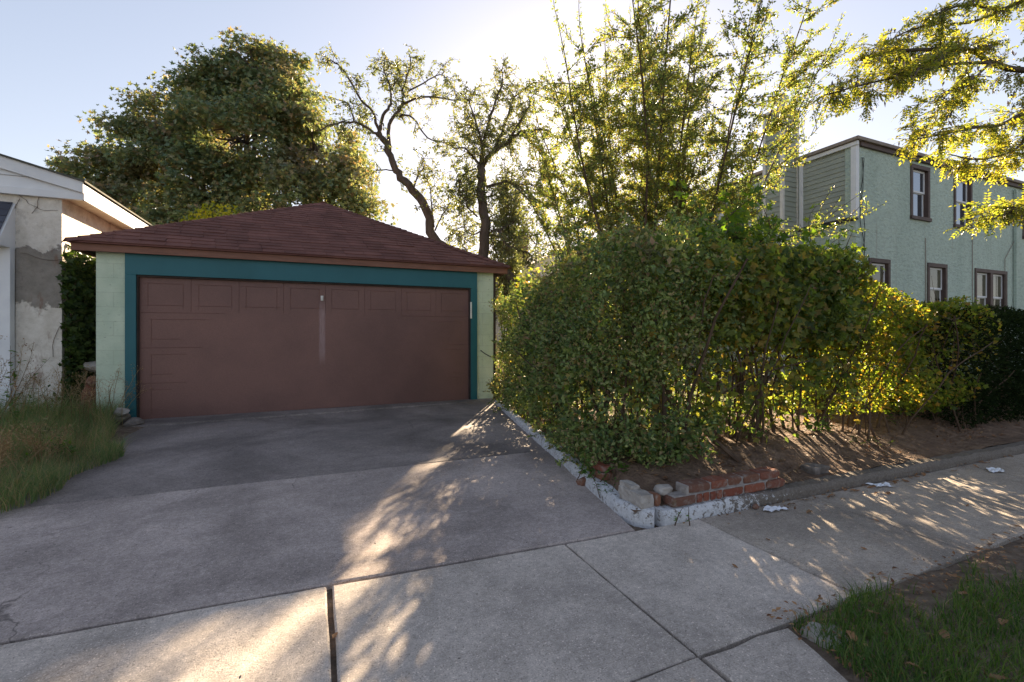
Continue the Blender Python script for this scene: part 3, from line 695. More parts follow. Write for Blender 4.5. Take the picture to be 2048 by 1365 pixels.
# picket gate in the gap
gt = thing('picket_gate', 'cream picket gate in the sunny gap between garage and hedge', 'gate', (3.4, 8.1, 0))
p_ = MB()
for k in range(7):
    x = 3.22+k*.09; p_.box(x, x+.04, 8.10, 8.125, .06, 1.05)
build('pickets', p_, M_PICKET, gt, bevel=.003)
build('rail', MB().box(3.20, 3.82, 8.127, 8.155, .2, .26), M_PICKET, gt)
build('rail', MB().box(3.20, 3.82, 8.127, 8.155, .82, .88), M_PICKET, gt)
build('post', MB().box(3.14, 3.19, 8.08, 8.15, 0, 1.2), M_PICKET, gt, bevel=.004)

# ------------------------------------------------------------------ white neighbouring garage on the left
S = thing('neighbor_garage', 'white gabled garage with peeling stucco wall and white door', 'garage', (-5.8, 8.5, 0))
sx1, sx0, sy0, sy1 = -3.31, -8.6, 8.5, 15.0; se = 3.22
w = MB().box(-3.80, sx1, sy0, sy0+.25, -.05, se+.02).box(sx1-.2, sx1, sy0+.25, sy1, -.05, se+.02)
w.box(-7.9, -3.80, sy0, sy0+.25, 2.42, se+.02).box(sx0, -7.9, sy0, sy0+.25, -.05, se+.02).box(sx0, sx0+.2, sy0+.25, sy1, -.05, se+.02).box(sx0+.2, sx1-.2, sy1-.2, sy1, -.05, se+.02)
build('wall', w, M_STUCCO, S)
rx, rz = (sx0+sx1)/2, 3.92
gb = MB(); nrow = 7
ovx = .27; sl = (rz-se)/(sx1-rx)
for k in range(nrow):
    z0 = se+.03+k*.155; z1 = z0+.153
    if z1 > rz+.02: break
    sl2 = (rz+.08-se)/(sx1+ovx-rx); xa = sx1+ovx-(z0-se-.03)/sl2; xb = sx1+ovx-(z1-se-.03)/sl2
    gb.add([(2*rx-xa, sy0-.055, z0), (xa, sy0-.055, z0), (xb, sy0-.035, z1), (2*rx-xb, sy0-.035, z1), (2*rx-xa, sy0-.035, z0), (xa, sy0-.035, z0)], [(0, 1, 2, 3), (4, 5, 1, 0)])
build('gable_siding', gb, M_WHITE, S)
gap = MB()
gap.prism([(sx1+ovx, sy0-.07, se+.02), (rx, sy0-.07, rz+.10), (2*rx-sx1-ovx, sy0-.07, se+.02), (2*rx-sx1-ovx, sy0-.07, se+.20), (rx, sy0-.07, rz+.28), (sx1+ovx, sy0-.07, se+.20)], (0, -.03, 0))
gap.box(2*rx-sx1-ovx, sx1+ovx-.001, sy0-.066, sy0-.002, se-.075, se+.028)
gap.box(sx1+ovx-.03, sx1+ovx, sy0-.065, sy1+.1, se-.075, se+.15)
build('fascia', gap, M_WHITE, S, bevel=.004)
build('soffit', MB().box(sx1+.002, sx1+ovx-.032, sy0, sy1, se-.05, se-.03), M_SOFFIT, S)
rf = MB()
for sgn in (1, -1):
    xe = rx+sgn*(sx1+ovx+.03-rx); ze = se+.17
    rf.prism([(xe, sy0-.13, ze), (rx, sy0-.13, rz+.29), (rx, sy0-.13, rz+.315), (xe, sy0-.13, ze+.025)], (0, sy1-sy0+.3, 0))
build('roof', rf, M_SHINGLE_EDGE, S)
# shingled hood over the door
aw = MB(); aw2 = MB(); rs = np.random.RandomState(8)
ah = [(-3.83, 8.16, 2.42), (-7.9, 8.16, 2.42)]
build('door_hood', MB().add([(-3.80, 8.50, 3.03), (-3.80, 8.10, 2.40), (-3.80, 8.50, 2.40), (-7.9, 8.50, 3.03), (-7.9, 8.10, 2.40), (-7.9, 8.50, 2.40)], [(0, 1, 2), (3, 5, 4), (0, 3, 4, 1), (1, 4, 5, 2)]), M_WHITE, S)
shingle_face(aw, (-7.9, 8.09, 2.41), (-3.82, 8.09, 2.41), (-7.9, 8.49, 3.04), (-3.82, 8.49, 3.04), rs, .12, .28)
build('hood_shingles', aw, M_SHINGLE_GREY, S)
tr = MB().box(-3.93, -3.80, 8.38, 8.49, -.05, 2.40).box(-7.9, -3.93, 8.40, 8.49, 2.08, 2.40)
build('door_trim', tr, M_WHITE, S, bevel=.004)
dd = MB(); dd.box(-7.9, -3.93, 8.44, 8.50, -.02, 2.08)
dr = build('garage_door', dd, M_WHITE, S)
pn = MB()
for r in range(4):
    for k in range(6):
        xa = -3.99-k*.66; pn.box(xa-.52, xa, 8.42, 8.439, .08+r*.52, .08+r*.52+.36)
build('panels', pn, M_WHITE, dr, bevel=.012)

# ivy on the side wall in the gap
rs = np.random.RandomState(12)
n = 5200
y = rs.uniform(8.45, 10.6, n); z = rs.beta(1.1, 1.2, n)*2.6; x = -3.29+np.abs(rs.normal(0, .10, n))
keep = (z < 2.2+.5*np.sin(y*3)); Pn = np.column_stack([x, y, z])[keep]; n = len(Pn)
V, F = leaves(Pn, rnd_dirs(rs, n)+np.array([0, -.2, -1.]), rnd_dirs(rs, n)*.6+np.array([1, -.8, .3]), rs.uniform(.05, .10, n), 1, LOBED)
iv = thing('ivy', 'dark green ivy climbing the shaded side wall between the garages', 'ivy', (-3.25, 8.6, 0))
build_np('foliage', V, F, L_IVY, iv)
st = MB()
for k in range(12): st.tube([(max(p[0], -3.29)*.3-3.28*.7, max(p[1], 8.56), p[2]) for p in bend((-3.28, 8.6+k*.12, 0), (0, .1, 1), 2.1, 7, rs, .08)], [.009]*7+[.004], 4)
build('stem', st, M_BARK2, iv)
bv = MB()   # bare vine on the white wall front
for (x, z, dx, dz, L) in ((-3.74, 2.35, .5, -.6, .8), (-3.76, 3.15, .3, .1, .5), (-3.55, 3.15, .05, -1, .35), (-3.4, .9, .1, 1, .8), (-3.75, 3.1, 0, -1, 1.1)):
    pts = bend((x, 8.49, z), (dx, 0, dz), L, 10, rs, .25); pts = [(p[0], 8.488, p[2]) for p in pts]; bv.tube(pts, .003, 4)
one('creeper_stem', bv, M_BARK2, 'bare dry creeper stems clinging to the peeling white wall', 'creeper')

# ------------------------------------------------------------------ green two storey house on the right
H = thing('house', 'two storey green stucco house with sage siding and chimney', 'house', (18, 10, 0))
hx0, hx1, hy0, hy1, hz = 12.6, 27.0, 7.14, 14.0, 6.12
WIN = [(15.06, 15.95, 4.42, 5.86, 'clear'), (17.3, 18.27, 4.39, 5.88, 'clear'), (13.16, 14.04, 1.75, 3.14, 'dark'), (15.9, 16.86, 1.75, 3.18, 'dark'), (18.5, 20.45, 1.45, 3.17, 'double'), (21.6, 22.6, 4.4, 5.88, 'clear'), (22.2, 23.6, 1.5, 3.17, 'dark')]
def wall_with_holes(mb, x0, x1, z0, z1, y0, y1, holes):
    xsx = sorted({x0, x1}|{a for h in holes for a in h[:2]}); zs = sorted({z0, z1}|{a for h in holes for a in h[2:4]})
    for i in range(len(xsx)-1):
        run = None
        for j in range(len(zs)-1):
            cx, cz = (xsx[i]+xsx[i+1])/2, (zs[j]+zs[j+1])/2
            hole = any(h[0] < cx < h[1] and h[2] < cz < h[3] for h in holes)
            if not hole:
                if run is None: run = zs[j]
            if (hole or j == len(zs)-2) and run is not None:
                mb.box(xsx[i], xsx[i+1], y0, y1, run, zs[j] if hole else zs[j+1]); run = None
w = MB(); wall_with_holes(w, hx0, hx1, -.05, hz, hy0, hy0+.25, WIN)
w.box(hx0, hx0+.2, hy0+.25, hy1, -.05, 4.14).box(hx0+.2, hx1, hy1-.2, hy1, -.05, hz).box(hx1-.2, hx1, hy0+.25, hy1-.2, -.05, hz)
w.box(hx0+.035, hx0+.2, hy0+.25, hy1-.2, 4.14, hz)
build('wall', w, M_HOUSE, H)
def laps_x(mb, x, ya, yb_, z0, z1, step=.125, d=.022):   # laps on a wall facing -X
    z = z0
    while z < z1-.01:
        zz = min(z+step, z1); mb.add([(x-d, ya, z), (x-d, yb_, z), (x-.004, yb_, zz), (x-.004, ya, zz), (x, ya, z), (x, yb_, z)], [(0, 3, 2, 1), (4, 0, 1, 5)]); z = zz
def laps_y(mb, y, xa, xb, z0, z1, step=.125, d=.022):
    z = z0
    while z < z1-.01:
        zz = min(z+step, z1); mb.add([(xa, y-d, z), (xb, y-d, z), (xb, y-.004, zz), (xa, y-.004, zz), (xa, y, z), (xb, y, z)], [(0, 1, 2, 3), (4, 5, 1, 0)]); z = zz
sd = MB(); laps_x(sd, hx0+.03, hy0+.11, 8.52, 4.2, hz-.12); build('siding', sd, M_SIDING, H)
tm = MB().box(hx0-.03, hx0+.10, hy0-.03, hy0+.10, 4.18, hz-.02).box(hx0-.02, hx0+.02, 8.50, 8.60, 4.18, hz-.05).box(hx0-.06, hx0+.0, hy0-.08, 8.62, hz-.13, hz-.03)
build('corner_trim', tm, M_WHITE, H, bevel=.005)
build('drip_flashing', MB().box(hx0-.05, hx0+.03, hy0-.05, 8.62, 4.10, 4.14).box(hx0-.025, hx0+.02, hy0+.1, 8.5, 4.145, 4.198), M_CABLE, H)
rf = MB().box(hx0-.12, hx1+.1, hy0-.13, hy1+.1, hz-.02, hz+.07)
build('roof', rf, M_CORNICE, H, bevel=.01)
build('cornice', MB().box(hx0+.11, hx1, hy0-.07, hy0-.002, hz-.13, hz-.021), M_BROWN, H, bevel=.004)
M_PANE = M_GLASS
for k, (a, b, c, d, kind) in enumerate(WIN):
    halves = [(a, b)] if kind != 'double' else [(a, (a+b)/2), ((a+b)/2, b)]
    fm = MB(); t = .10; yf = hy0-.03
    fm.box(a-.03, b+.03, yf, hy0+.12, d-.07, d+.04).box(a-.05, b+.05, yf-.03, hy0+.12, c-.05, c+.045)
    fm.box(a-.03, a+.07, yf+.002, hy0+.12, c+.046, d-.071).box(b-.07, b+.03, yf+.002, hy0+.12, c+.046, d-.071)
    if kind == 'double': fm.box((a+b)/2-.08, (a+b)/2+.08, yf+.002, hy0+.12, c+.046, d-.071)
    wn = build('window', fm, M_BROWN, H, bevel=.006)
    sa = MB(); gl = MB(); bl = MB()
    for (p, q) in halves:
        p += .072 if p == a else .082; q -= .072 if q == b else .082; m_ = (c+d)/2+.02
        y1 = hy0+.06
        for (z0, z1, yy) in ((m_, d-.075, y1), (c+.05, m_+.03, y1+.03)):
            sa.box(p, q, yy, yy+.03, z1-.05, z1).box(p, q, yy, yy+.03, z0, z0+.05).box(p, p+.05, yy, yy+.03, z0+.05, z1-.05).box(q-.05, q, yy, yy+.03, z0+.05, z1-.05)
            gl.box(p+.05, q-.05, yy+.012, yy+.018, z0+.05, z1-.05)
        bl.box(p, q, y1+.12, y1+.13, c, d)
    build('sash', sa, M_WHITE, wn); build('pane', gl, M_GLASS if kind == 'clear' else M_GLASS_REFLECTION, wn); build('blind', bl, M_BLIND, wn)
cb = MB(); rs = np.random.RandomState(9)
for s0 in (0, 1):
    pts = [(hx0+.22+.03*s0, hy0-.02, 5.7)]
    for k in range(14): pts.append((hx0+.22+.12*math.sin(k*.9+s0*1.7)*(.3+.07*k)+rs.normal()*.012, hy0-.03-.01*s0, 5.7-k*.27))
    cb.tube(smooth_path(pts, 2), .009, 4)
build('cable', cb, M_CABLE, H)
build('downpipe', MB().box(20.9, 20.97, hy0-.09, hy0-.02, 0, 5.9), M_HOUSE, H)
for pts_ in ([(15.75, hy0-.02, 3.9), (15.75, hy0-.02, .2)], [(18.3, hy0-.02, 4.3), (18.32, hy0-.02, .2)], [(21.0, hy0-.03, 4.3), (20.3, hy0-.03, 3.6), (20.3, hy0-.03, 1)]):
    build('cable_conduit', MB().tube(pts_, .009, 5), M_CORNICE, H)
# chimney
ch = MB(); laps_x(ch, 12.0, 8.72, 9.22, 2.0, 7.5, .14); laps_y(ch, 8.68, 12.03, 12.6, 2.0, 7.5, .14)
ch.box(12.004, 12.64, 8.684, 9.26, 0, 7.5)
chm = build('chimney', ch, M_SIDING, H)
build('chimney_trim', MB().box(11.965, 12.05, 8.645, 8.73, 0, 7.5).box(12.575, 12.66, 8.645, 8.683, 4.2, 7.5).box(11.965, 12.003, 9.18, 9.27, 0, 7.5).box(11.94, 12.69, 8.62, 9.30, 7.501, 7.58), M_WHITE_OLD, chm, bevel=.004)
cv = MB().tube([(12.32, 8.97, 7.58), (12.32, 8.97, 7.80)], .12, 14)
cv.tube([(12.32, 8.97, 7.80), (12.32, 8.97, 7.86), (12.32, 8.97, 7.98), (12.32, 8.97, 8.07), (12.32, 8.97, 8.10)], [.13, .21, .22, .15, .04], 16)
build('chimney_cowl', cv, M_METAL, chm, smooth=False)
# rear wing, clad in siding, with a window
rw = MB(); laps_x(rw, 12.45, 9.28, 15.5, .5, 5.3, .14); rw.box(12.454, 16, 9.28, 15.5, -.05, 5.3)
wg = build('rear_wing', rw, M_SIDING, H)
build('wing_roof', MB().box(12.3, 16.2, 9.28, 15.7, 5.301, 5.42), M_CORNICE, H)
ww = build('window', MB().box(12.40, 12.44, 10.0, 11.2, 3.95, 4.05).box(12.40, 12.44, 10.0, 11.2, 5.1, 5.2).box(12.40, 12.44, 10.0, 10.1, 4.05, 5.1).box(12.40, 12.44, 11.1, 11.2, 4.05, 5.1), M_WHITE, H)
build('pane', MB().box(12.41, 12.425, 10.1, 11.1, 4.05, 5.1), M_GLASS, ww)

# ------------------------------------------------------------------ far houses
def far_house(x0, x1, y0, y1, h, rh, label, m, wins, gable=True):
    T = thing('house', label, 'house', ((x0+x1)/2, y0, 0), 'houses behind the yards')
    b = MB().box(x0+.02, x1-.02, y0+.02, y1, 0, h); laps_y(b, y0, x0, x1, .1, h, .22, .03)
    laps_x(b, x0, y0, y1, .1, h, .22, .03)
    if gable: b.prism([(x0+.02, y0+.02, h), (x1-.02, y0+.02, h), ((x0+x1)/2, y0+.02, h+rh)], (0, y1-y0, 0))
    build('wall', b, m, T)
    r = MB(); cx = (x0+x1)/2
    if gable:
        for s_ in (1, -1):
            xe = cx+s_*((x1-x0)/2+.25); r.prism([(xe, y0-.2, h-.12), (cx, y0-.2, h+rh+.02), (cx, y0-.2, h+rh+.15), (xe, y0-.2, h+.0)], (0, y1-y0+.4, 0))
    else: r.box(x0-.2, x1+.2, y0-.2, y1+.2, h, h+.18)
    rr = build('roof', r, M_CORNICE, T)
    build('chimney', MB().box(x0+.5, x0+1.1, y0+1, y0+1.6, h-.2, h+rh+.8), M_BRICK, rr)
    for (a, b_, c, d) in wins:
        fr_ = build('window', MB().box(a-.1, b_+.1, y0-.07, y0-.032, c-.1, d+.1), M_BROWN, T)
        build('pane', MB().box(a, b_, y0-.085, y0-.071, c, d), M_GLASS, fr_)
far_house(9.6, 15.5, 21.5, 29, 4.3, 1.5, 'cream sided distant house with chimney right of the straight pear tree', M_SIDING_FAR, [(10.9, 11.5, 3.0, 4.1), (12.3, 12.9, 3.0, 4.1)])
far_house(17, 26, 24, 31, 6.2, .5, 'flat roofed pale distant house glimpsed behind the multi stemmed tree', M_SIDING_GREY, [(18.5, 19.6, 3.9, 5.3), (22, 23, 3.9, 5.3)], False)
far_house(4.4, 8.0, 19, 25, 3.1, .8, 'low pink distant outbuilding seen beside the garage corner', M_SIDING_FAR, [(6.6, 7.3, 1.6, 2.5)])
# ------------------------------------------------------------------ trees
VIEW_R = np.array([math.cos(R(23.41)), -math.sin(R(23.41)), 0])   # across the lot
DEPTH = np.array([math.sin(R(23.41)), math.cos(R(23.41)), 0])
def along(pts):
    P = np.array(pts); L = np.r_[0, np.cumsum(np.linalg.norm(np.diff(P, axis=0), axis=1))]; return P, L/L[-1], L[-1]
def at_frac(P, f, t):
    i = min(np.searchsorted(f, t, 'right')-1, len(P)-2); a = (t-f[i])/max(f[i+1]-f[i], 1e-9)
    return P[i]+(P[i+1]-P[i])*a, unit(P[i+1]-P[i])

def limb_tree(name, label, loc, limbs, rs, leafm, lsize, twigs_per_m, leaves_per_twig, twig_len, droop, bark=None, start=.25, extra=None, trunk_from=0):
    T = thing(name, label, 'tree', loc)
    tb = MB(); tw = MB(); LP = []; LD = []
    def twig(p, d, L, depth):
        n = 5; pts = bend(p, d, L, n, rs, .33, droop); r = .006+.010*L
        tw.tube(pts, list(np.linspace(r, .003, n+1)), 3, False)
        P, f, LL = along(pts)
        k = int(leaves_per_twig*L/twig_len*rs.uniform(.5, 1.3))
        for _ in range(k):
            q, t = at_frac(P, f, rs.uniform(.25, 1)); LP.append(q+rs.normal(size=3)*.035); LD.append(t+rs.normal(size=3)*.8+np.array([0, 0, -.5]))
        if depth:
            for _ in range(rs.randint(2, 4)):
                q, t = at_frac(P, f, rs.uniform(.25, .95)); twig(q, t+rs.normal(size=3)*.75, L*rs.uniform(.4, .7), depth-1)
    for li, (pts, r0, r1) in enumerate(limbs):
        S = smooth_path(pts, 4); S = [p+rs.normal(size=3)*min(.03, r0*.25) if 0 < i < len(S)-1 else p for i, p in enumerate(S)]
        tb.tube(S, list(np.linspace(r0, r1, len(S))), 8 if r0 > .05 else 5)
        P, f, L = along(S)
        s0 = .8 if (li == 0) else start
        if li == 0 and trunk_from: s0 = trunk_from
        for _ in range(int(L*(1-s0)*twigs_per_m*(.35 if li == 0 else 1))):
            q, t = at_frac(P, f, rs.uniform(s0, 1)); d = t*.6+rs.normal(size=3)*.7+np.array([0, 0, .25])
            twig(q, d, twig_len*rs.uniform(.5, 1.25), 1)
    build('trunk', tb, bark or M_BARK, T, smooth=True)
    build('twigs', tw, M_BARK2, T)
    P = np.array(LP); n = len(P)
    V, F = leaves(P, np.array(LD), rnd_dirs(rs, n), rs.uniform(.7, 1.2, n)*lsize, .5)
    build_np('crown', V, F, leafm, T)
    return T
PA0 = PEAR_A[0]
PA = [([(6.1, 13.05, -.1), (6.0, 13.1, 2.6)]+PA0[0][1:], .19, .095)]+PEAR_A[1:]
for pts_, a_, b_ in PA[1:]:
    if np.linalg.norm(np.array(pts_[0])-np.array(PA[0][0][-1])) < .4: pts_.insert(0, PA[0][0][-1])
pa = limb_tree('pear_tree', 'leaning sparse pear tree behind the garage roof, trunk curving left', (5.9, 13.1, -.1), PA, np.random.RandomState(21), L_PEAR, .10, 12, 15, .60, .12)
PB0 = PEAR_B[0]
PB = [([(4.75, 13.15, -.1)]+PB0[0], .20, .12)]+PEAR_B[1:]
pb = limb_tree('pear_tree', 'upright pear tree with thick straight trunk right of the garage peak', (4.75, 13.15, -.1), PB, np.random.RandomState(22), L_PEAR, .095, 18, 17, .60, .12, start=.15)

# saplings by the two pears; second made tall and dense to block sun
def sapling(name, label, base, h, rs, leafm, ls, n_side, spread, nleaf=14, stems=3):
    T = thing(name, label, 'sapling' if h > 2 else 'shrub', base)
    tb = MB(); LP = []; LD = []
    for s_ in range(stems):
        pts = bend(base, (rs.normal()*.12, rs.normal()*.12, 1), h*rs.uniform(.75, 1), 9, rs, .06); tb.tube(pts, list(np.linspace(.03, .006, 10)), 5)
        P, f, L = along(pts)
        for _ in range(n_side):
            q, t = at_frac(P, f, rs.uniform(.3, 1)); s2 = bend(q, t*.5+rs.normal(size=3)*.8, spread*rs.uniform(.5, 1), 4, rs, .25, .05); tb.tube(s2, [.008, .006, .005, .004, .003], 3, False)
            P2, f2, _l = along(s2)
            for _ in range(nleaf):
                a, t2 = at_frac(P2, f2, rs.uniform(.1, 1)); LP.append(a+rs.normal(size=3)*.03); LD.append(t2+rs.normal(size=3)*.8+np.array([0, 0, -.4]))
    build('trunk' if h > 2 else 'stem', tb, M_BARK2, T)
    P = np.array(LP); V, F = leaves(P, np.array(LD), rnd_dirs(rs, len(P)), rs.uniform(.7, 1.2, len(P))*ls, .5)
    build_np('crown' if h > 2 else 'foliage', V, F, leafm, T); return T
sapling('sapling', 'thin leafy sapling between the two pear tree trunks', (5.0, 14.4, 0), 6.3, np.random.RandomState(31), L_PEAR, .11, 42, .9, 14, 3)
sapling('sapling', 'pale green sapling between straight pear trunk and hedge, thickened to block sun', (5.9, 13.9, 0), 6.7, np.random.RandomState(32), L_PEAR, .10, 130, .75, 16, 6)

sapling('sapling', 'low leafy sapling glimpsed over the hedge left of the tall multi stemmed tree', (7.2, 13.4, 0), 4.1, np.random.RandomState(33), L_PEAR, .10, 26, .7, 12, 5)

# ---- big maple
def blob_tree(name, label, base, blobs, rs, leafm, lsize, per_clump, clump_r, n_clumps, trunk_r, droop=.3):
    T = thing(name, label, 'tree', base)
    tb = MB(); B = np.array([b[:3] for b in blobs]); Rr = np.array([b[3] for b in blobs])
    c0 = np.array(base)
    fork = c0+np.array([0, 0, (B[:, 2].min()-c0[2])*.75])
    tb.tube([c0, c0+(fork-c0)*.5+np.array([.1, 0, 0]), fork], [trunk_r*1.2, trunk_r, trunk_r*.85], 10)
    CP = []
    w = Rr**2.4; w = w/w.sum()
    for _ in range(n_clumps):
        k = rs.choice(len(B), p=w); d = unit(rs.normal(size=3)); rad = Rr[k]*rs.uniform(.35, 1.0)**.45
        CP.append(B[k]+d*rad*np.array([1, 1, .9]))
    CP = np.array(CP)
    for k in range(len(B)):
        mid = fork+(B[k]-fork)*.5+rs.normal(size=3)*.3; pts = smooth_path([fork, mid, B[k]], 4); tb.tube(pts, list(np.linspace(trunk_r*.5, .06, len(pts))), 6)
        near = np.argsort(np.linalg.norm(CP-B[k], axis=1))[:16]
        for j in near:
            pts = smooth_path([B[k]+rs.normal(size=3)*.2, (B[k]+CP[j])/2+rs.normal(size=3)*.25, CP[j]], 3); tb.tube(pts, list(np.linspace(.05, .012, len(pts))), 4, False)
    build('trunk', tb, M_BARK, T, smooth=True)
    n = n_clumps*per_clump
    ci = np.repeat(np.arange(n_clumps), per_clump)
    cr = clump_r*rs.uniform(.55, 1.35, n_clumps)
    off = rnd_dirs(rs, n)*(rs.uniform(0, 1, n)**.5*cr[ci])[:, None]*np.array([1.15, 1.15, .7])
    P = CP[ci]+off
    out = unit(off+np.array([0, 0, .3]))
    V, F = leaves(P, out*.5+rnd_dirs(rs, n)*.7+np.array([0, 0, -droop]), out*.7+rnd_dirs(rs, n)*.7+np.array([0, 0, .5]), rs.uniform(.7, 1.25, n)*lsize, 1, STAR)
    build_np('crown', V, F, leafm, T); return T
MAPLE = [(-2.3, 22.2, 12.3, 1.5), (-3.3, 23.2, 11.6, 1.7), (-5.3, 24, 10.4, 1.8), (-6.9, 24.3, 8.8, 1.7), (-8.4, 24.9, 7.6, 1.6), (-1.2, 22.4, 11.0, 1.7), (0.1, 22, 9.3, 1.8),
         (1.0, 21.4, 7.4, 1.6), (1.6, 21.2, 5.8, 1.5), (-2.8, 21.8, 9.2, 2.4), (-4.8, 22.8, 7.4, 2.4), (-7.2, 24, 6.0, 2.2), (-1.4, 21.4, 6.8, 2.2), (-3.5, 22, 5.2, 2.2), (-8.9, 25, 5.2, 1.8), (-.2, 21, 4.6, 1.9), (-6, 23, 4.4, 2),
         (-2.6, 23.8, 13.2, .9), (-.9, 22.6, 12.7, .8), (-4.6, 23.6, 12.1, .9), (-9.6, 25.6, 6.4, 1.0)]
blob_tree('maple_tree', 'big dense broad leaved tree filling the sky behind the garage roof', (-3.5, 23, -.1), MAPLE, np.random.RandomState(41), L_MAPLE, .175, 165, .72, 640, .35)
# lime green bush tip behind the roof
rs = np.random.RandomState(42)
lb = thing('bush', 'lime yellow bush peeking over the left slope of the garage roof', 'bush', (-2.6, 15.3, 0))
n = 2600; c = np.array([-2.5, 15.3, 3.75]); d = rnd_dirs(rs, n); P = c+d*(rs.uniform(0, 1, n)**.4)[:, None]*np.array([1.0, .8, 1.25])
V, F = leaves(P, rnd_dirs(rs, n)+np.array([0, 0, -.5]), rnd_dirs(rs, n)+np.array([0, 0, .8]), rs.uniform(.08, .16, n), .5)
build_np('foliage', V, F, L_LIME, lb)
st = MB()
for k in range(9): st.tube(bend((-2.5+rs.normal()*.15, 15.3+rs.normal()*.15, 0), (rs.normal()*.15, rs.normal()*.1, 1), 3.6, 6, rs, .08), list(np.linspace(.025, .008, 7)), 4)
build('stem', st, M_BARK2, lb)

# ---- crape myrtle, vase of stems
def myrtle():
    rs = np.random.RandomState(51); base = np.array([5.45, 6.4, .05])
    T = thing('crape_myrtle', 'tall multi stemmed feathery tree rising behind the hedge, backlit by the sun', 'tree', tuple(base))
    tb = MB(); tw = MB(); LP = []; LD = []; LS = []
    def shoot(p, d, L, n=6, wig=.10, up=-.02, r=.006, dens=92, child=True):
        pts = bend(p, d, L, n, rs, wig, up); tw.tube(pts, list(np.linspace(r, .003, n+1)), 3, False)
        P, f, LL = along(pts); k = int(dens*L)
        for i in range(k):
            t = rs.uniform(.06, 1); q, tt = at_frac(P, f, t); a = rnd_dirs(rs, 1)[0]
            LP.append(q+a*.02); LD.append(tt*.5+a+np.array([0, 0, -.15])); LS.append(.030+.022*(1-t)+rs.uniform(0, .014))
        if child:
            for _ in range(int(L*4.4)):
                q, tt = at_frac(P, f, rs.uniform(.1, .85)); shoot(q, tt*.9+rnd_dirs(rs, 1)[0]*.75+np.array([0, 0, .25]), L*rs.uniform(.25, .5), 4, .12, up, .006, dens, False)
    stems = []
    for k in range(19):
        a = -1.75+3.5*(k+.5)/19+rs.normal()*.12; stems.append((a, (-1.5, .9, -.5, 1.4, .2)[k % 5]+rs.normal()*.15, 7.5-.62*abs(a-.15)**1.45+rs.uniform(-1.3, .2), .032))
    stems += [(-1.9, -.6, 3.9, .02), (-1.4, .5, 3.4, .02), (-1.0, -.6, 4.4, .02), (-2.0, .6, 4.6, .02), (-.4, -.5, 3.8, .02), (.6, -.6, 4.2, .02), (1.4, -.5, 3.7, .02), (2.9, -.3, 6.0, .02), (-2.0, -.5, 4.6, .02), (-2.1, .2, 3.6, .02), (2.3, -.8, 6.6, .02)]
    for a, b, h, r in stems:
        top = base+VIEW_R*a+DEPTH*b+np.array([0, 0, h-base[2]])
        b0 = base+VIEW_R*rs.uniform(-.25, .25)+DEPTH*rs.uniform(-.2, .2)+VIEW_R*a*.08
        m1 = b0+(top-b0)*np.array([.36, .36, .33])+rs.normal(size=3)*.06; m2 = b0+(top-b0)*np.array([.72, .72, .68])+rs.normal(size=3)*.09
        S = smooth_path([b0, m1, m2, top], 5); tb.tube(S, list(np.linspace(r, .008, len(S))), 5)
        P, f, L = along(S)
        for _ in range(int(L*7.5)):
            t = rs.uniform(.30, .98)**.85; q, tt = at_frac(P, f, t)
            shoot(q, tt*.3+rnd_dirs(rs, 1)[0]*np.array([1.2, 1.2, .5])+np.array([0, 0, .18]), rs.uniform(.5, .95)*(1.1-.4*t))
        shoot(top, unit(top-m2)+np.array([0, 0, .2]), .8, 6, .05, 0, .008, 70, False)
    # long arching sprays to the right
    for (p, q, L) in (((6.9, 5.6, 3.8), (1, -.42, .62), 2.2), ((6.9, 5.3, 2.6), (1, -.42, .42), 2.1), ((6.8, 5.8, 4.3), (.8, -.35, .75), 2.0),
                      ((6.6, 5.4, 2.9), (1, -.4, .2), 1.2), ((7.0, 5.9, 5.7), (.6, -.25, 1.1), 1.5), ((6.4, 5.1, 2.4), (1, -.5, .1), 1.3)):
        shoot(np.array(p), q, L, 9, .06, 0, .010, 46, True)
    build('trunk', tb, M_BARK2, T, smooth=True); build('twigs', tw, M_BARK2, T)
    P = np.array(LP); n = len(P); V, F = leaves(P, np.array(LD), rnd_dirs(rs, n), np.array(LS), .55)
    build_np('crown', V, F, L_MYRTLE, T); print('myrtle leaves', n)
myrtle()

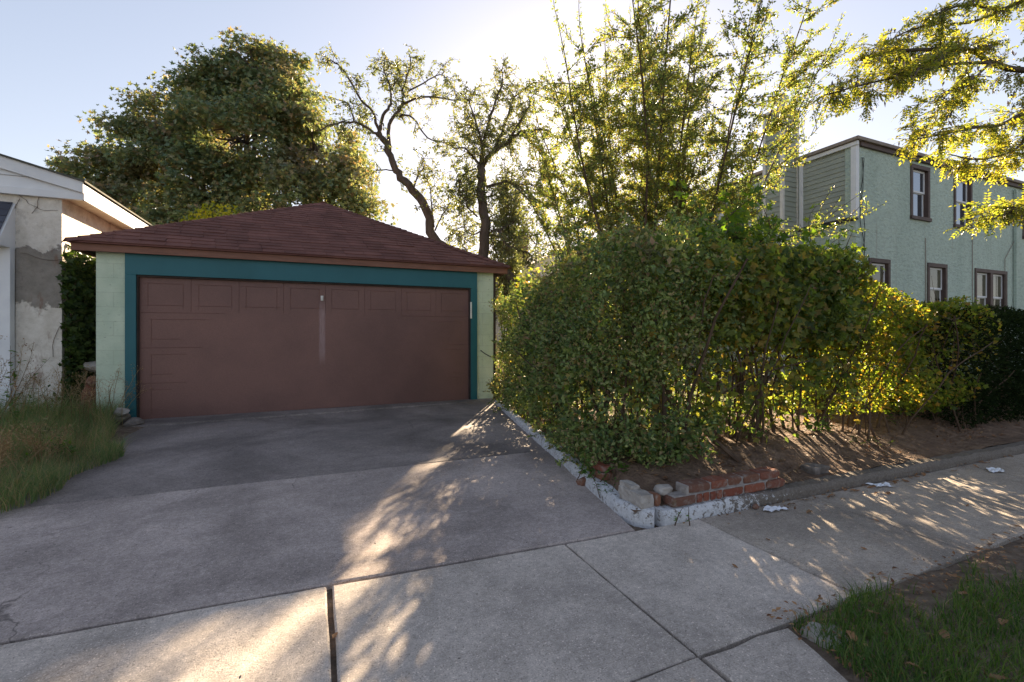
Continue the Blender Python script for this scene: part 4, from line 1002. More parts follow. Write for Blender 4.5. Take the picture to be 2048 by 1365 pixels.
# ---- pagoda tree reaching in from the right
def locust():
    rs = np.random.RandomState(61); T = thing('street_tree', 'street tree with bright yellow green feathery sprays hanging in at upper right', 'tree', (10.9, .95, 0))
    tb = MB(); tw = MB(); LP = []; LD = []; LN = []; PP = []
    limbs = [([(10.9, .95, -.1), (10.9, .98, 1.8), (10.85, 1.1, 3.6), (10.7, 1.6, 4.8), (10.46, 2.12, 5.31)], .17, .07), ([(10.85, 1.1, 3.6), (11.2, .6, 5), (11.8, 0, 7)], .1, .03), ([(10.7, 1.6, 4.8), (10.3, .8, 6.5), (9.8, -.2, 7.6)], .07, .02), ([(10.7, 1.6, 4.8), (11.5, 2.2, 6.5), (12, 3.2, 7.6)], .07, .02)]+LOCUST
    def frond(p, d, L=.27):   # compound leaf
        n = 6; d = unit(d+np.array([0, 0, -.25])); pts = bend(p, d, L, 4, rs, .06, .14); tw.tube(pts, [.003, .0025, .002, .0015, .001], 3, False)
        P, f, _ = along(pts); s = unit(np.cross(d, np.array([0, 0, 1.])+rs.normal(size=3)*.35)); nn = unit(np.cross(s, d))
        for i in range(n):
            q, t = at_frac(P, f, .2+.8*i/(n-1))
            for sg in ((1, -1) if i < n-1 else (0,)):
                LP.append(q); LD.append(s*sg+t*.55+rs.normal(size=3)*.12+np.array([0, 0, -.15])); LN.append(nn+rs.normal(size=3)*.3)
    def twig(p, d, L, depth):
        pts = bend(p, d, L, 5, rs, .22, .05); tw.tube(pts, list(np.linspace(.004+.006*L, .002, 6)), 3, False); P, f, LL = along(pts)
        for i in range(int(L*30)):
            q, t = at_frac(P, f, rs.uniform(.2, 1)); frond(q, t*.6+rs.normal(size=3)*.7, rs.uniform(.13, .21))
        if rs.rand() < .22:
            for _ in range(7): PP.append(pts[-1]+rs.normal(size=3)*.05)
        if depth:
            for _ in range(3): 
                q, t = at_frac(P, f, rs.uniform(.25, .95)); twig(q, t+rs.normal(size=3)*.65, L*.6, depth-1)
    for li, (pts, r0, r1) in enumerate(limbs):
        S = smooth_path(pts, 4); tb.tube(S, list(np.linspace(r0, r1, len(S))), 8 if r0 > .05 else 5)
        if li == 0: continue
        P, f, L = along(S)
        for _ in range(int(L*(8.5 if li > 3 else 1.6))):
            q, t = at_frac(P, f, rs.uniform(.22, 1)); twig(q, t*.8+rs.normal(size=3)*np.array([.6, .8, .35]), rs.uniform(.12, .24), 1)
        twig(S[-1], unit(S[-1]-S[-2]), .12, 0)
    build('trunk', tb, M_BARK, T, smooth=True); build('twigs', tw, M_BARK2, T)
    P = np.array(LP); n = len(P); V, F = leaves(P, np.array(LD), np.array(LN), rs.uniform(.032, .05, n), .5); build_np('crown', V, F, L_LOCUST, T); print('locust', n)
    P = np.array(PP); n = len(P); V, F = leaves(P, rnd_dirs(rs, n)*.4+np.array([0, 0, -1]), rnd_dirs(rs, n), rs.uniform(.05, .09, n), .3); build_np('seed_pods', V, F, L_POD, T)
locust()

# ------------------------------------------------------------------ hedges
def sd_rbox(P, c, h, ang, r):
    q = P-np.array(c); a = math.cos(ang); b = math.sin(ang)
    q = np.column_stack([q[:, 0]*a+q[:, 1]*b, -q[:, 0]*b+q[:, 1]*a, q[:, 2]]); d = np.abs(q)-(np.array(h)-r)
    return np.linalg.norm(np.maximum(d, 0), axis=1)+np.minimum(d.max(1), 0)-r
def shell_points(rs, lo, hi, sdf, n, dens, shell=.22, inner=.15):
    out = []; tot = 0
    while tot < n:
        P = rs.uniform(lo, hi, (400000, 3)); s = sdf(P); pr = np.where(s > 0, 0, np.where(s > -shell, 1, inner))*dens(P)
        q = P[rs.rand(len(P)) < pr]; out.append(q); tot += len(q)
    return np.concatenate(out)[:n]
def grad(sdf, P, e=.03):
    return unit(np.column_stack([sdf(P+np.eye(3)[i]*e)-sdf(P-np.eye(3)[i]*e) for i in range(3)]))
ANG = math.atan(-.206)  # the driveway side runs slightly off square
def hedge_sdf(P):
    n1 = wob(P, 1.6, 1)*.07+wob(P, 4.5, 2)*.065+wob(P, 12, 3)*.03
    y = P[:, 1]; topz = 2.02+.07*np.sin(y*.9)-.16*np.clip((y-5.6)/.6, 0, 1)
    Q = P.copy(); Q[:, 2] = (P[:, 2]-.06)*(1.96/(topz-.06))
    a = sd_rbox(Q, (2.98, 5.05, .98), (.60, 2.2, .98), ANG, .15)
    Q2 = P.copy(); zb = .14+.16*np.clip((P[:, 0]-2.6)/.6, 0, 1)+.14*np.clip(np.sin(P[:, 0]*4.1+1), 0, 1); tz = 2.12-.10*np.clip((P[:, 0]-3.9)/1., 0, 1)-.18*np.clip((2.7-P[:, 0])/.5, 0, 1)
    Q2[:, 2] = (P[:, 2]-zb)/(tz-zb)*1.6
    b = sd_rbox(Q2, (3.72, 3.26, .8), (1.45, .50, .8), 0, .16)
    return np.minimum(a, b)+n1
hd = thing('hedge', 'tall overgrown privet hedge wrapping the driveway corner beside the garage', 'hedge', (3, 3.6, .1))
rs = np.random.RandomState(71)
lo, hi = np.array([2.0, 2.6, .1]), np.array([5.5, 7.5, 2.5])
def dens_small(P):
    lw = np.where((P[:, 2] < 1.15) & (P[:, 0] > 3.3) & (P[:, 1] < 4.1), .25, 1)
    w = np.clip((3.5-P[:, 0]+.35*(P[:, 1]-3.0))/.8, 0, 1)
    t = np.where((P[:, 1] > 4.3) & (P[:, 0] > kx(P[:, 1])+1.0), .25, 1)
    hole = np.where(wob(P, 3.4, 9) > .45, .10, 1)*np.where(wob(P, 9, 10) > .55, .25, 1)
    return (.12+.88*w)*t*hole*lw
P = shell_points(rs, lo, hi, hedge_sdf, 66000, dens_small); Gd = grad(hedge_sdf, P); n = len(P)
V, F = leaves(P, Gd*.45+rnd_dirs(rs, n)*.9+np.array([0, 0, .15]), Gd*.5+rnd_dirs(rs, n), rs.uniform(.6, 1, n)**1.5*.034*(1+.9*(wob(P, 2.4, 77) > .2))+.014, .6)
# loose shoots poking out of the clipped faces
sh_ = MB(); SP = []; SD = []; idx = rs.choice(np.where(hedge_sdf(P) > -.06)[0], 420)
for i in idx:
    pts = bend(P[i], Gd[i]*.7+rs.normal(size=3)*.4+np.array([0, 0, .55]), rs.uniform(.10, .30), 4, rs, .15); sh_.tube(pts, [.003, .0025, .002, .0015, .001], 3, False)
    Pp, f_, L_ = along(pts)
    for j in range(int(L_*110)):
        q, t = at_frac(Pp, f_, rs.uniform(0, 1)); SP.append(q); SD.append(t*.5+rnd_dirs(rs, 1)[0])
SP = np.array(SP); V, F = join((V, F), leaves(SP, np.array(SD), rnd_dirs(rs, len(SP)), rs.uniform(.025, .045, len(SP)), .55))
build_np('foliage', V, F, L_PRIVET, hd); build('shoot', sh_, M_BARK2, hd)
def dens_vine(P):
    w = np.clip((P[:, 0]-2.9)/.8, 0, 1)*(P[:, 1] < 4.2); z = P[:, 2]
    low = np.where((z < 1.15) & (P[:, 0] > 3.3), .24, 1)*np.where(z < .5, .5, 1); patch = np.where(wob(P, 2.2, 19) > .35, .25, 1)
    return (.05+.95*w)*low*patch
P = shell_points(rs, lo, hi, hedge_sdf, 21000, dens_vine, .2, .30); Gd = grad(hedge_sdf, P); n = len(P)
k = n*7//10
V, F = join(leaves(P[:k], rnd_dirs(rs, k)*.7+np.array([0, 0, -.7]), Gd[:k]*.9+rnd_dirs(rs, k)*.8, rs.uniform(.035, .075, k), 1, LOBED),
            leaves(P[k:], rnd_dirs(rs, n-k), rnd_dirs(rs, n-k), rs.uniform(.04, .07, n-k), .55))
build_np('vine', V, F, L_PRIVET2, hd)
sm = MB()
for k in range(80):   # trunks and canes along both sides
    if k < 46: b = (rs.uniform(2.55, 5.0), rs.uniform(3.0, 3.6)); 
    else: y_ = rs.uniform(3.4, 7); b = (kx(y_)+rs.uniform(.35, .9), y_)
    h = rs.uniform(1.2, 1.8); r = rs.uniform(.006, .02)
    sm.tube(bend((b[0], b[1], float(bed_z(np.array([b[0]]), np.array([b[1]]))[0])-.03), (rs.normal()*.22, rs.normal()*.18, 1), h, 7, rs, .12), list(np.linspace(r, r*.4, 8)), 5, False)
for k in range(900):   # dry inner twigs
    y_ = rs.uniform(3.0, 7); 
    p = (kx(y_)+rs.uniform(.2, .6), y_, rs.uniform(.3, 1.8)) if k < 560 else (rs.uniform(2.6, 5.0), rs.uniform(2.95, 3.4), rs.uniform(.5, 1.8))
    sm.tube(bend(p, rnd_dirs(rs, 1)[0]+np.array([0, -.2, .2]), rs.uniform(.2, .5), 4, rs, .25), [.004, .0035, .003, .002, .0015], 3, False)
build('stem', sm, M_BARK2, hd)
pl = MB().tube(bend((2.78, 3.12, .1), (.02, .02, 1), .62, 4, rs, .03), [.022]*5, 8); one('stake', pl, M_BARK2, 'short brown upright stake under the hedge near the brick edging', 'stake')
fs = MB().tube(bend((3.32, 2.78, .14), (-.45, .5, .62), .8, 5, rs, .1), [.022, .02, .018, .016, .012, .01], 7); one('dead_branch', fs, M_BARK2, 'dead leaning branch stuck in the soil behind the bricks', 'branch')

# bright lobed vine sprawling over the hedge top
def sprawl(name, label, c, rs, n_sh, mat, ls, ext, seed_dir, cat='vine'):
    T = thing(name, label, cat, c); st = MB(); LP = []; LD = []
    for k in range(n_sh):
        p = np.array(c)+rs.uniform(-1, 1, 3)*np.array(ext); d = np.array(seed_dir)*rs.uniform(-.3, 1)+rs.normal(size=3)*.6+np.array([0, 0, .35])
        pts = bend(p, d, rs.uniform(.3, .7), 6, rs, .2, .12); st.tube(pts, [.006, .005, .005, .004, .003, .002, .002], 4, False); Pp, f, L = along(pts)
        for _ in range(int(L*32)):
            q, t = at_frac(Pp, f, rs.uniform(.05, 1)); LP.append(q+rs.normal(size=3)*.03); LD.append(t*.4+rs.normal(size=3)*.6+np.array([0, 0, -.5]))
    P = np.array(LP); n = len(P); V, F = leaves(P, np.array(LD), rnd_dirs(rs, n)*.6+np.array([-.2, -.6, .6]), rs.uniform(.6, 1.2, n)*ls, 1, STAR)
    build('stem', st, M_BARK2, T); build_np('foliage', V, F, mat, T); return T
sprawl('vine', 'bright green lobed vine mounded on top of the tall hedge', (4.1, 3.75, 2.1), np.random.RandomState(81), 120, L_SAPLING, .085, (.75, .4, .22), (.3, 0, .5))
sprawl('vine', 'green vine sprays reaching right from the hedge end toward the house', (5.1, 3.35, 1.85), np.random.RandomState(82), 46, L_SAPLING, .075, (.25, .3, .25), (1, -.2, .1))
sprawl('vine', 'yellow tipped vine on the low far end of the hedge by the garage', (3.55, 6.7, 1.88), np.random.RandomState(83), 40, L_SHRUB, .06, (.35, .5, .08), (-.2, 0, .4))

def shrub_row(name, label, boxes, n, rs, mats, sz, stems, lo, hi, holes=.4, low=.45, cat='shrub'):
    T = thing(name, label, cat, (boxes[0][0][0], boxes[0][0][1], .1))
    def sdf(P):
        s = None
        for c, h, r in boxes:
            q = sd_rbox(P, c, h, 0, r); s = q if s is None else np.minimum(s, q)
        return s+wob(P, 2.1, 31)*.10+wob(P, 6, 32)*.05
    def dn(P): return np.where(wob(P, 2.8, 33) > holes, .12, 1)*np.where(P[:, 2] < .95, low, 1)
    P = shell_points(rs, lo, hi, sdf, n, dn, .2, .35); Gd = grad(sdf, P); k = int(n*.55)
    V, F = join(leaves(P[:k], Gd[:k]*.3+rnd_dirs(rs, k), Gd[:k]*.3+rnd_dirs(rs, k), rs.uniform(sz[0], sz[1], k), .6),
                leaves(P[k:], rnd_dirs(rs, n-k)*.7+np.array([0, 0, -.5]), Gd[k:]*.5+rnd_dirs(rs, n-k), rs.uniform(sz[0], sz[1]*1.2, n-k), 1, LOBED))
    build_np('foliage', V, F, mats, T)
    sm = MB()
    for k in range(stems):
        c, h, r = boxes[rs.randint(len(boxes))]; b = (c[0]+rs.uniform(-.85, .85)*h[0], c[1]+rs.uniform(-.7, .4)*h[1])
        hh = rs.uniform(.9, 1.45); r = rs.uniform(.005, .014)
        sm.tube(bend((b[0], b[1], float(bed_z(np.array([b[0]]), np.array([b[1]]))[0])-.03), (rs.normal()*.3, rs.normal()*.2, 1), hh, 7, rs, .13), list(np.linspace(r, r*.4, 8)), 5, False)
    for k in range(stems*5):
        c, h, r = boxes[rs.randint(len(boxes))]; p = np.array(c)+rs.uniform(-.9, .9, 3)*np.array(h)
        sm.tube(bend(p, rnd_dirs(rs, 1)[0]+np.array([0, 0, .3]), rs.uniform(.2, .5), 4, rs, .25), [.004, .0035, .003, .002, .0015], 3, False)
    build('stem', sm, M_BARK2, T); return T
shrub_row('shrub', 'sunlit loose shrub with bare lower stems right of the tall hedge', [((5.5, 3.05, 1.06), (.65, .38, .68), .25), ((5.3, 3.2, .85), (.45, .3, .5), .25)], 9500, np.random.RandomState(91), L_SHRUB, (.025, .05), 24, (4.6, 2.4, .2), (6.4, 4, 2.3), .25, .45)
shrub_row('shrub', 'loose arching yellow green shrub leaning over the dark yew', [((6.4, 2.98, 1.02), (.65, .38, .58), .25), ((6.85, 2.9, 1.2), (.45, .3, .3), .2)], 9500, np.random.RandomState(92), L_SHRUB, (.025, .05), 16, (5.6, 2.4, .2), (7.7, 4, 2.3), .25, .45)
# dark yew hedge at the right edge
yw = thing('yew_hedge', 'very dark dense yew hedge at the right edge behind the soil bank', 'hedge', (8.8, 3.2, .1))
ysdf = lambda P: sd_rbox(P, (9.1, 3.35, .82), (2.45, .75, .72), 0, .3)+wob(P, 2.5, 41)*.07+wob(P, 9, 42)*.03
P = shell_points(np.random.RandomState(93), (6.5, 2.4, .1), (11.8, 4.3, 1.8), ysdf, 70000, lambda P: np.where(P[:, 1] > 3.6, .4, 1), .16, .35)
rs = np.random.RandomState(94); n = len(P); Gd = grad(ysdf, P)
V, F = leaves(P, Gd*.7+rnd_dirs(rs, n)*.8, rnd_dirs(rs, n), rs.uniform(.03, .06, n), .35); build_np('foliage', V, F, L_YEW, yw)
st = MB()
for k in range(16): st.tube(bend((rs.uniform(7, 11), rs.uniform(3, 3.7), 0), (rs.normal()*.1, rs.normal()*.1, 1), 1.2, 5, rs, .1), [.03, .025, .02, .018, .015, .01], 5)
build('stem', st, M_BARK2, yw)

# ------------------------------------------------------------------ small weeds in the bed
def weed(name, label, base, n_st, h, rs, ls, mat, lean=.35, per=9, tmpl=None, cat='weed', group=None):
    T = thing(name, label, cat, base, group); st = MB(); LP = []; LD = []
    for k in range(n_st):
        pts = bend(np.array(base)+rs.normal(size=3)*np.array([.03, .03, 0])*n_st**.5, (rs.normal()*lean, rs.normal()*lean, 1), h*rs.uniform(.5, 1), 5, rs, .12, .03)
        st.tube(pts, [.004, .0035, .003, .0025, .002, .0015], 4, False); P, f, L = along(pts)
        for i in range(per):
            q, t = at_frac(P, f, rs.uniform(.25, 1)); a = rnd_dirs(rs, 1)[0]; LP.append(q); LD.append(a*np.array([1, 1, .3])+np.array([0, 0, .15]))
    build('stem', st, M_BARK2, T); P = np.array(LP); n = len(P)
    if tmpl is None: V, F = leaves(P, np.array(LD), rnd_dirs(rs, n)*.4+np.array([0, 0, 1]), rs.uniform(.7, 1.2, n)*ls, .42)
    else: V, F = leaves(P, np.array(LD), rnd_dirs(rs, n)*.4+np.array([0, 0, 1]), rs.uniform(.7, 1.2, n)*ls, 1, tmpl)
    build_np('foliage', V, F, mat, T); return T
weed('weed', 'bushy bright green weed at the bed corner behind the stacked bricks', (2.22, 3.02, .08), 16, .24, np.random.RandomState(101), .055, L_WEED, .6, 12)
weed('weed', 'small weed sprig hanging over the white kerb beside the mortar block', (1.98, 2.78, .02), 5, .18, np.random.RandomState(102), .035, L_WEED, .4, 10)
weed('weed', 'thin weed sprig growing at the foot of the white kerb below the bricks', (2.20, 2.295, 0), 3, .14, np.random.RandomState(103), .026, L_WEED, .15, 12)
weed('weed', 'sunlit broad leaved seedling on the soil between hedge and loose shrub', (4.75, 3.05, .2), 5, .26, np.random.RandomState(104), .09, L_WEED, .5, 6)
weed('weed', 'low dark green weed on bare soil near the right kerb', (5.0, 2.66, .14), 6, .10, np.random.RandomState(105), .05, L_IVY, .5, 7)
weed('weed', 'broad leaved seedling under the loose shrub stems', (5.9, 2.98, .2), 5, .38, np.random.RandomState(106), .10, L_WEED, .4, 6)

# ------------------------------------------------------------------ lawns and tall weeds
rs = np.random.RandomState(111)
n = 95000; P = np.column_stack([1.74+(rs.uniform(0, 1, n)**1.4)*6.5, rs.uniform(-1.2, 1.36, n), np.zeros(n)])
tuft = wob(P*np.array([1, 1, 0]), 3.2, 51)+.5*wob(P*np.array([1, 1, 0]), 9, 52)
far = np.clip((P[:, 1]-.65)/.6, 0, 1)          # barer along the pavement edge
m = (P[:, 1] < 1.29+.05*wob(P*np.array([1, 1, 0]), 6, 58)) & (tuft > -1.0+1.25*far+rs.normal(size=n)*.15) & (P[:, 0] > 1.84-.22*np.clip(1.2-P[:, 1], 0, .6))
P = P[m]; P[:, 2] = .0
V, F = blades(rs, P, rs.uniform(.04, .12, len(P)), .0055, 1.0, 3)
tag(build_np('thatch', *blades(rs, P[::9]+rs.normal(size=P[::9].shape)*np.array([.02, .02, 0]), rs.uniform(.03, .09, len(P[::9])), .005, 1.9, 3), L_STRAW, loc=(3, .5, 0)), 'dead straw thatch matted low in the verge grass', 'grass', kind='stuff')
tag(build_np('lawn_grass', V, F, L_GRASS, loc=(3, .5, 0)), 'short green lawn grass with bare patches on the verge at lower right', 'grass', kind='stuff')
n = 42000; yy = rs.uniform(3.95, 8.0, n); edge = -1.88-.10*np.sin(yy*2.1)-.08*np.sin(yy*5.3)-.36*np.clip(yy-6.05, 0, 2.3)
P = np.column_stack([edge-(rs.uniform(0, 1, n)**1.35)*4.2, yy, np.full(n, .03)])
P = P[~((P[:, 1] < 4.4+.25*np.sin(P[:, 0]*3)) & (rs.rand(n) < .3))]
hh = .11+.32*np.clip((-1.9-P[:, 0])/1.2, 0, 1)*rs.uniform(.4, 1.3, len(P))+rs.uniform(0, .16, len(P))
cl = np.clip(wob(P*np.array([1, 1, 0]), 3.2, 61)*.45+.85+wob(P*np.array([1, 1, 0]), 9, 62)*.25, .3, 1.5)
V, F = blades(rs, P, hh*cl, .0055, 1.0, 4)
tag(build_np('long_grass', V, F, L_GRASS_LONG, loc=(-2.8, 6, 0)), 'long unmown grass spilling onto the driveway at left', 'grass', kind='stuff')
n = 4500; P = np.column_stack([rs.uniform(-4.2, -1.95, n), rs.uniform(4.0, 7.8, n), np.full(n, .03)]); P[:, 0] -= .36*np.clip(P[:, 1]-6.05, 0, 2.3); P = P[(wob(P, 1.8, 66) > .1) | (P[:, 1] < 4.6)]
V, F = blades(rs, P, rs.uniform(.15, .5, len(P)), .004, 1.3, 4)
tag(build_np('dry_grass', V, F, L_STRAW, loc=(-2.9, 6, 0)), 'dead straw coloured grass tangled through the green at left', 'grass', kind='stuff')
def seed_stalks(label, c, rs, n_st, h, ext, mat, head=26, heads=.06):
    T = thing('dry_weed', label, 'weed', c); st = MB(); LP = []; LD = []
    for k in range(n_st):
        p = np.array(c)+rs.uniform(-1, 1, 3)*np.array(ext); pts = bend(p, (rs.normal()*.2, rs.normal()*.2, 1), h*rs.uniform(.6, 1), 7, rs, .08, .02); st.tube(pts, list(np.linspace(.005, .0015, 8)), 3, False)
        P, f, L = along(pts)
        for j in range(9):
            q, t = at_frac(P, f, rs.uniform(.5, 1)); s2 = bend(q, t*.7+rnd_dirs(rs, 1)[0]*.7, .14*rs.uniform(.5, 1.2), 3, rs, .2); st.tube(s2, [.002, .0015, .001, .001], 3, False)
            for _ in range(head//4): LP.append(s2[-1]+rs.normal(size=3)*.02-(s2[-1]-q)*rs.uniform(0, .8)); LD.append(rnd_dirs(rs, 1)[0])
    P = np.array(LP); n = len(P); V, F = leaves(P, np.array(LD), rnd_dirs(rs, n), rs.uniform(.008, .02, n), .6)
    build('stem', st, L_STRAW, T); build_np('seed_head', V, F, mat, T)
seed_stalks('tall dry seeding weeds in front of the mint garage wall at left', (-2.65, 7.35, .03), np.random.RandomState(121), 26, .85, (.35, .4, 0), L_STRAW)
seed_stalks('tall reddish seed stalks at the left edge before the white garage door', (-3.3, 7.0, .03), np.random.RandomState(122), 16, 1.25, (.18, .3, 0), L_DEAD)
seed_stalks('low pale gold seed heads at the left edge beside the driveway', (-2.35, 4.95, .03), np.random.RandomState(123), 16, .5, (.22, .5, 0), L_STRAW, 60)
weed('tall_weed', 'tall leafy green weed standing at the left edge against the white wall', (-3.5, 7.55, .03), 4, 1.15, np.random.RandomState(124), .10, L_WEED, .12, 14)
weed('creeping_weed', 'dark trailing weed along the foot of the peeling wall', (-3.55, 8.2, .1), 14, .75, np.random.RandomState(125), .08, L_IVY, .7, 12)
for k_, (x, y, s_, lab) in enumerate([(-2.3, 5.6, .30, 'broad leaved weed clump in the long grass nearest the second driveway joint'), (-2.6, 6.5, .34, 'broad leaved weed clump midway in the long grass at left'), (-2.35, 4.6, .24, 'low broad leaved weed at the front of the long grass'), (-3.1, 6.9, .42, 'taller broad leaved weed clump below the peeling wall'), (-2.75, 7.5, .34, 'weed clump at the foot of the mint garage pier')]):
    weed('weed', lab, (x, y, .03), 14, s_, np.random.RandomState(140+k_), .06, [L_WEED, L_GRASS_LONG, L_GRASS_LONG, L_WEED, L_GRASS_LONG][k_], .5, 14)
# yard grass behind the hedge
n = 9000; P = np.column_stack([rs.uniform(3.6, 12, n), rs.uniform(3.9, 7.2, n), np.full(n, 0.)]); P[:, 2] = bed_z(P[:, 0], P[:, 1])-.01
P = P[P[:, 0] > kx(P[:, 1])+1.2]; V, F = blades(rs, P, rs.uniform(.08, .2, len(P)), .009, .8, 2)
tag(build_np('yard_grass', V, F, L_GRASS, loc=(7, 5.5, 0)), 'sunlit grass in the yard behind the hedge', 'grass', kind='stuff')

# ------------------------------------------------------------------ litter, leaves, twigs
rs = np.random.RandomState(131)
def litter(name, label, n, lo, hi, mat, sz, zf, prob=None):
    P = rs.uniform(lo, hi, (n, 2))
    if prob is not None: P = P[rs.rand(n) < prob(P)]
    n = len(P); z = zf(P)+rs.uniform(.003, .015, n)
    V, F = leaves(np.column_stack([P, z]), rnd_dirs(rs, n)*np.array([1, 1, .25]), rnd_dirs(rs, n)*.35+np.array([0, 0, 1]), rs.uniform(sz[0], sz[1], n), .55)
    tag(build_np(name, V, F, mat, loc=(float(P[:, 0].mean()), float(P[:, 1].mean()), 0)), label, 'litter', kind='stuff')
litter('leaf_litter', 'crumbled brown leaves and debris gathered along the foot of the kerb', 2600, (2.1, 2.0), (9, 2.32), L_DEAD, (.01, .03), lambda P: P[:, 0]*0, lambda P: np.exp(-(2.28-P[:, 1])/.05)*(.25+.75*(np.sin(P[:, 0]*2.3) > 0)))
litter('bed_litter', 'dry leaves and twig scraps scattered over the soil bed', 5200, (2.3, 2.5), (8, 4.2), L_DEAD, (.015, .05), lambda P: bed_z(P[:, 0], P[:, 1]), lambda P: np.where(P[:, 0] > kx(P[:, 1])+.25, .6+.4*np.sin(P[:, 0]*4), 0))
litter('verge_litter', 'brown leaf crumbs along the sidewalk edge of the grass verge', 5200, (1.7, -.4), (4.8, 1.4), L_DEAD, (.010, .034), lambda P: P[:, 0]*0+.01, lambda P: (P[:, 0] > 1.80)*np.clip(.22+np.exp(-np.abs(P[:, 1]-1.25)/.12)+np.exp(-np.abs(P[:, 0]-1.84)/.07), 0, 1))
litter('grit', 'sparse dark crumbs and grit scattered over the paving', 420, (-2.2, .2), (5, 7.5), M_STONE, (.006, .02), lambda P: P[:, 0]*0, lambda P: (P[:, 0] < kx(P[:, 1])-.1)*.9+(P[:, 1] < 2.2)*.1)
def leaf_mesh(k):
    r = np.random.RandomState(200+k); n = 7; v = []; f = []
    for i in range(n):
        t = i/(n-1); w = max(.02, .5*math.sin(math.pi*min(.98, t+.02))**.7*(.62+.12*r.normal())); z = .12*math.sin(t*3+k)+.06
        v += [(-w, t-.5, z+.12*r.rand()), (0, t-.5, z-.05), (w, t-.5, z+.12*r.rand())]
    for i in range(n-1):
        a = i*3; f += [(a, a+1, a+4, a+3), (a+1, a+2, a+5, a+4)]
    me = bpy.data.meshes.new('fallen_leaf'); me.from_pydata(v, [], f); me.materials.append(L_DEAD); return me
LM = [leaf_mesh(k) for k in range(4)]
def fallen(x, y, z, s, label, group, k):
    o = bpy.data.objects.new('fallen_leaf', LM[k % 4]); col.objects.link(o); o.location = (x, y, z); o.scale = (s, s, s*.8)
    o.rotation_euler = (rs.normal()*.15, rs.normal()*.15, rs.uniform(0, 6.28)); tag(o, label, 'leaf', group)
k = 0
for x, y in [(1.98, .93), (2.18, .78), (2.52, .75), (2.30, .98), (2.62, .92), (2.05, .62), (2.75, 1.1), (2.42, .55), (1.95, 1.12), (3.0, .88), (2.2, 1.18), (2.9, 1.2), (3.3, 1.05), (1.78, .6), (1.83, .85), (2.6, .5)]:
    fallen(x, y, .045, rs.uniform(.04, .065), 'curled tan leaf lying in the grass of the verge', 'dead leaves on the grass verge', k); k += 1
for i in range(34):
    x = 2.9+rs.uniform(0, 4); fallen(x, 2.26-abs(rs.normal())*.07, .008, rs.uniform(.03, .055), 'small brown leaf lying on the sidewalk at the foot of the kerb', 'dead leaves at the kerb foot', k); k += 1
for x, y in [(2.05, 1.75), (2.5, 1.9), (3.4, 1.8), (.075, 2.0), (4.3, 1.7), (2.9, 1.6)]:
    fallen(x, y, .006, .03, 'lone brown leaf out on the open sidewalk slabs', 'stray leaves on the sidewalk', k); k += 1
def crumple(name, label, c, sx, sy, ang, seed, cat='paper'):
    r = np.random.RandomState(seed); nx, ny = 12, 8; v = []
    for j in range(ny):
        for i in range(nx):
            u, w = i/(nx-1)-.5, j/(ny-1)-.5
            x = u*sx*(1+.25*math.sin(w*5+seed)); y = w*sy*(1+.3*math.sin(u*6+seed)); z = .006+.012*abs(math.sin(u*9+seed)*math.cos(w*7))+r.uniform(0, .005)
            v.append((c[0]+x*math.cos(ang)-y*math.sin(ang), c[1]+x*math.sin(ang)+y*math.cos(ang), z))
    f = [(j*nx+i, j*nx+i+1, (j+1)*nx+i+1, (j+1)*nx+i) for j in range(ny-1) for i in range(nx-1)]
    one(name, MB().add(v, f), M_PAPER, label, cat)
crumple('paper_scrap', 'crumpled white paper scrap on the sidewalk below the brick edging', (2.96, 2.20), .16, .07, -.25, 3)
crumple('paper_scrap', 'pale crushed wrapper among leaves at the foot of the kerb', (4.22, 2.19), .17, .08, -.35, 5, 'wrapper')
crumple('paper_scrap', 'flat white litter scrap on the far right sidewalk by the kerb', (5.62, 2.03), .18, .09, .1, 8, 'litter')

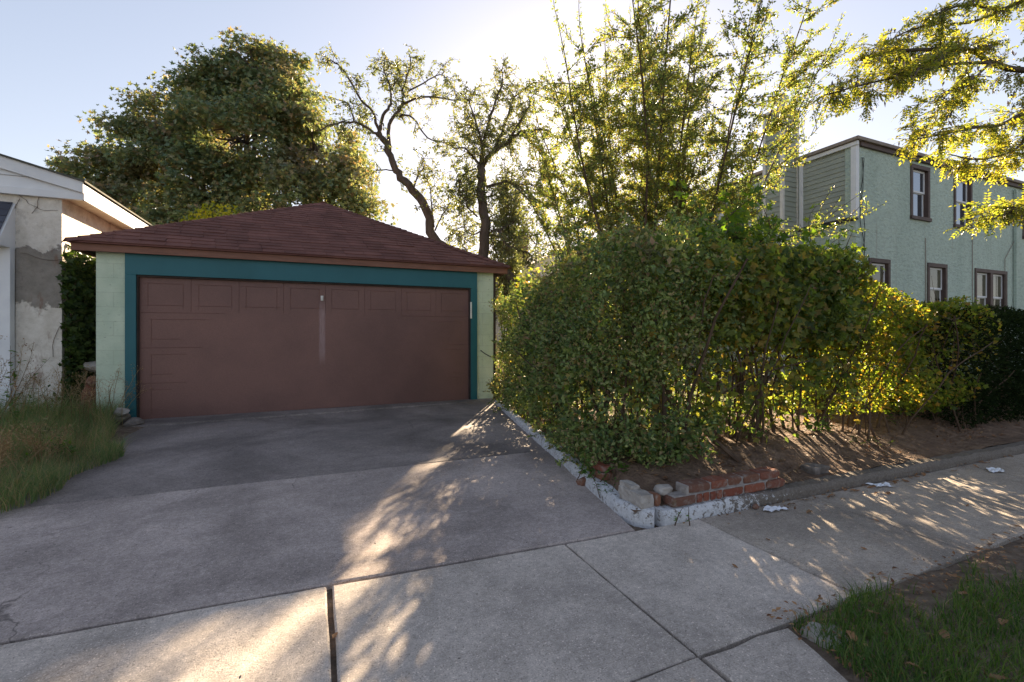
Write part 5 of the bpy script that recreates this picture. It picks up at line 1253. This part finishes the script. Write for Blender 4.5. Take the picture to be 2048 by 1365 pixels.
# ------------------------------------------------------------------ light, sky, camera
world = bpy.data.worlds.new('World'); scene.world = world; world.use_nodes = True
nt = world.node_tree; nt.nodes.clear()
sky = N(nt, 'ShaderNodeTexSky'); sky.sky_type = 'NISHITA'; sky.sun_disc = False; sky.sun_elevation = SUN_EL; sky.sun_rotation = SUN_AZ
sky.air_density = 1.0; sky.dust_density = .45; sky.ozone_density = 1.2
hs = N(nt, 'ShaderNodeHueSaturation', Saturation=.72)
k1 = N(nt, 'ShaderNodeVectorMath', operation='MULTIPLY_ADD'); k1.inputs[1].default_value = (.11,)*3; k1.inputs[2].default_value = (1,)*3
nt.links.new(sky.outputs[0], k1.inputs[0])
k2 = N(nt, 'ShaderNodeVectorMath', operation='DIVIDE'); nt.links.new(sky.outputs[0], k2.inputs[0]); nt.links.new(k1.outputs[0], k2.inputs[1])
nt.links.new(k2.outputs[0], hs.inputs['Color'])
tn = N(nt, 'ShaderNodeVectorMath', operation='MULTIPLY'); tn.inputs[1].default_value = (1.045, .98, 1.0); nt.links.new(hs.outputs[0], tn.inputs[0])
bg = N(nt, 'ShaderNodeBackground', Strength=.054); nt.links.new(tn.outputs[0], bg.inputs['Color'])
wo = nt.nodes.new('ShaderNodeOutputWorld'); nt.links.new(bg.outputs[0], wo.inputs[0])
sl = bpy.data.lights.new('sun', 'SUN'); sl.energy = 5.0; sl.angle = R(.6); sl.color = (1, .78, .52)
so = bpy.data.objects.new('sun', sl); col.objects.link(so); so.location = (10, 20, 15); so.rotation_euler = SUN.to_track_quat('Z', 'Y').to_euler()
cam = bpy.data.cameras.new('camera'); cam.lens = 16; cam.sensor_width = 36; cam.clip_end = 1000; cam.shift_y = -17.5/2048
co = bpy.data.objects.new('camera', cam); col.objects.link(co); co.location = (0, 0, 1.25); co.rotation_euler = (R(90), 0, R(-23.41)); scene.camera = co
vs = scene.view_settings; scene.display_settings.display_device = 'sRGB'; vs.view_transform = 'Standard'; vs.look = 'None'; vs.exposure = 2.5; vs.gamma = 1; vs.use_curve_mapping = False
scene.cycles.max_bounces = 8; scene.cycles.transparent_max_bounces = 4; scene.cycles.diffuse_bounces = 4; scene.cycles.sample_clamp_indirect = 6
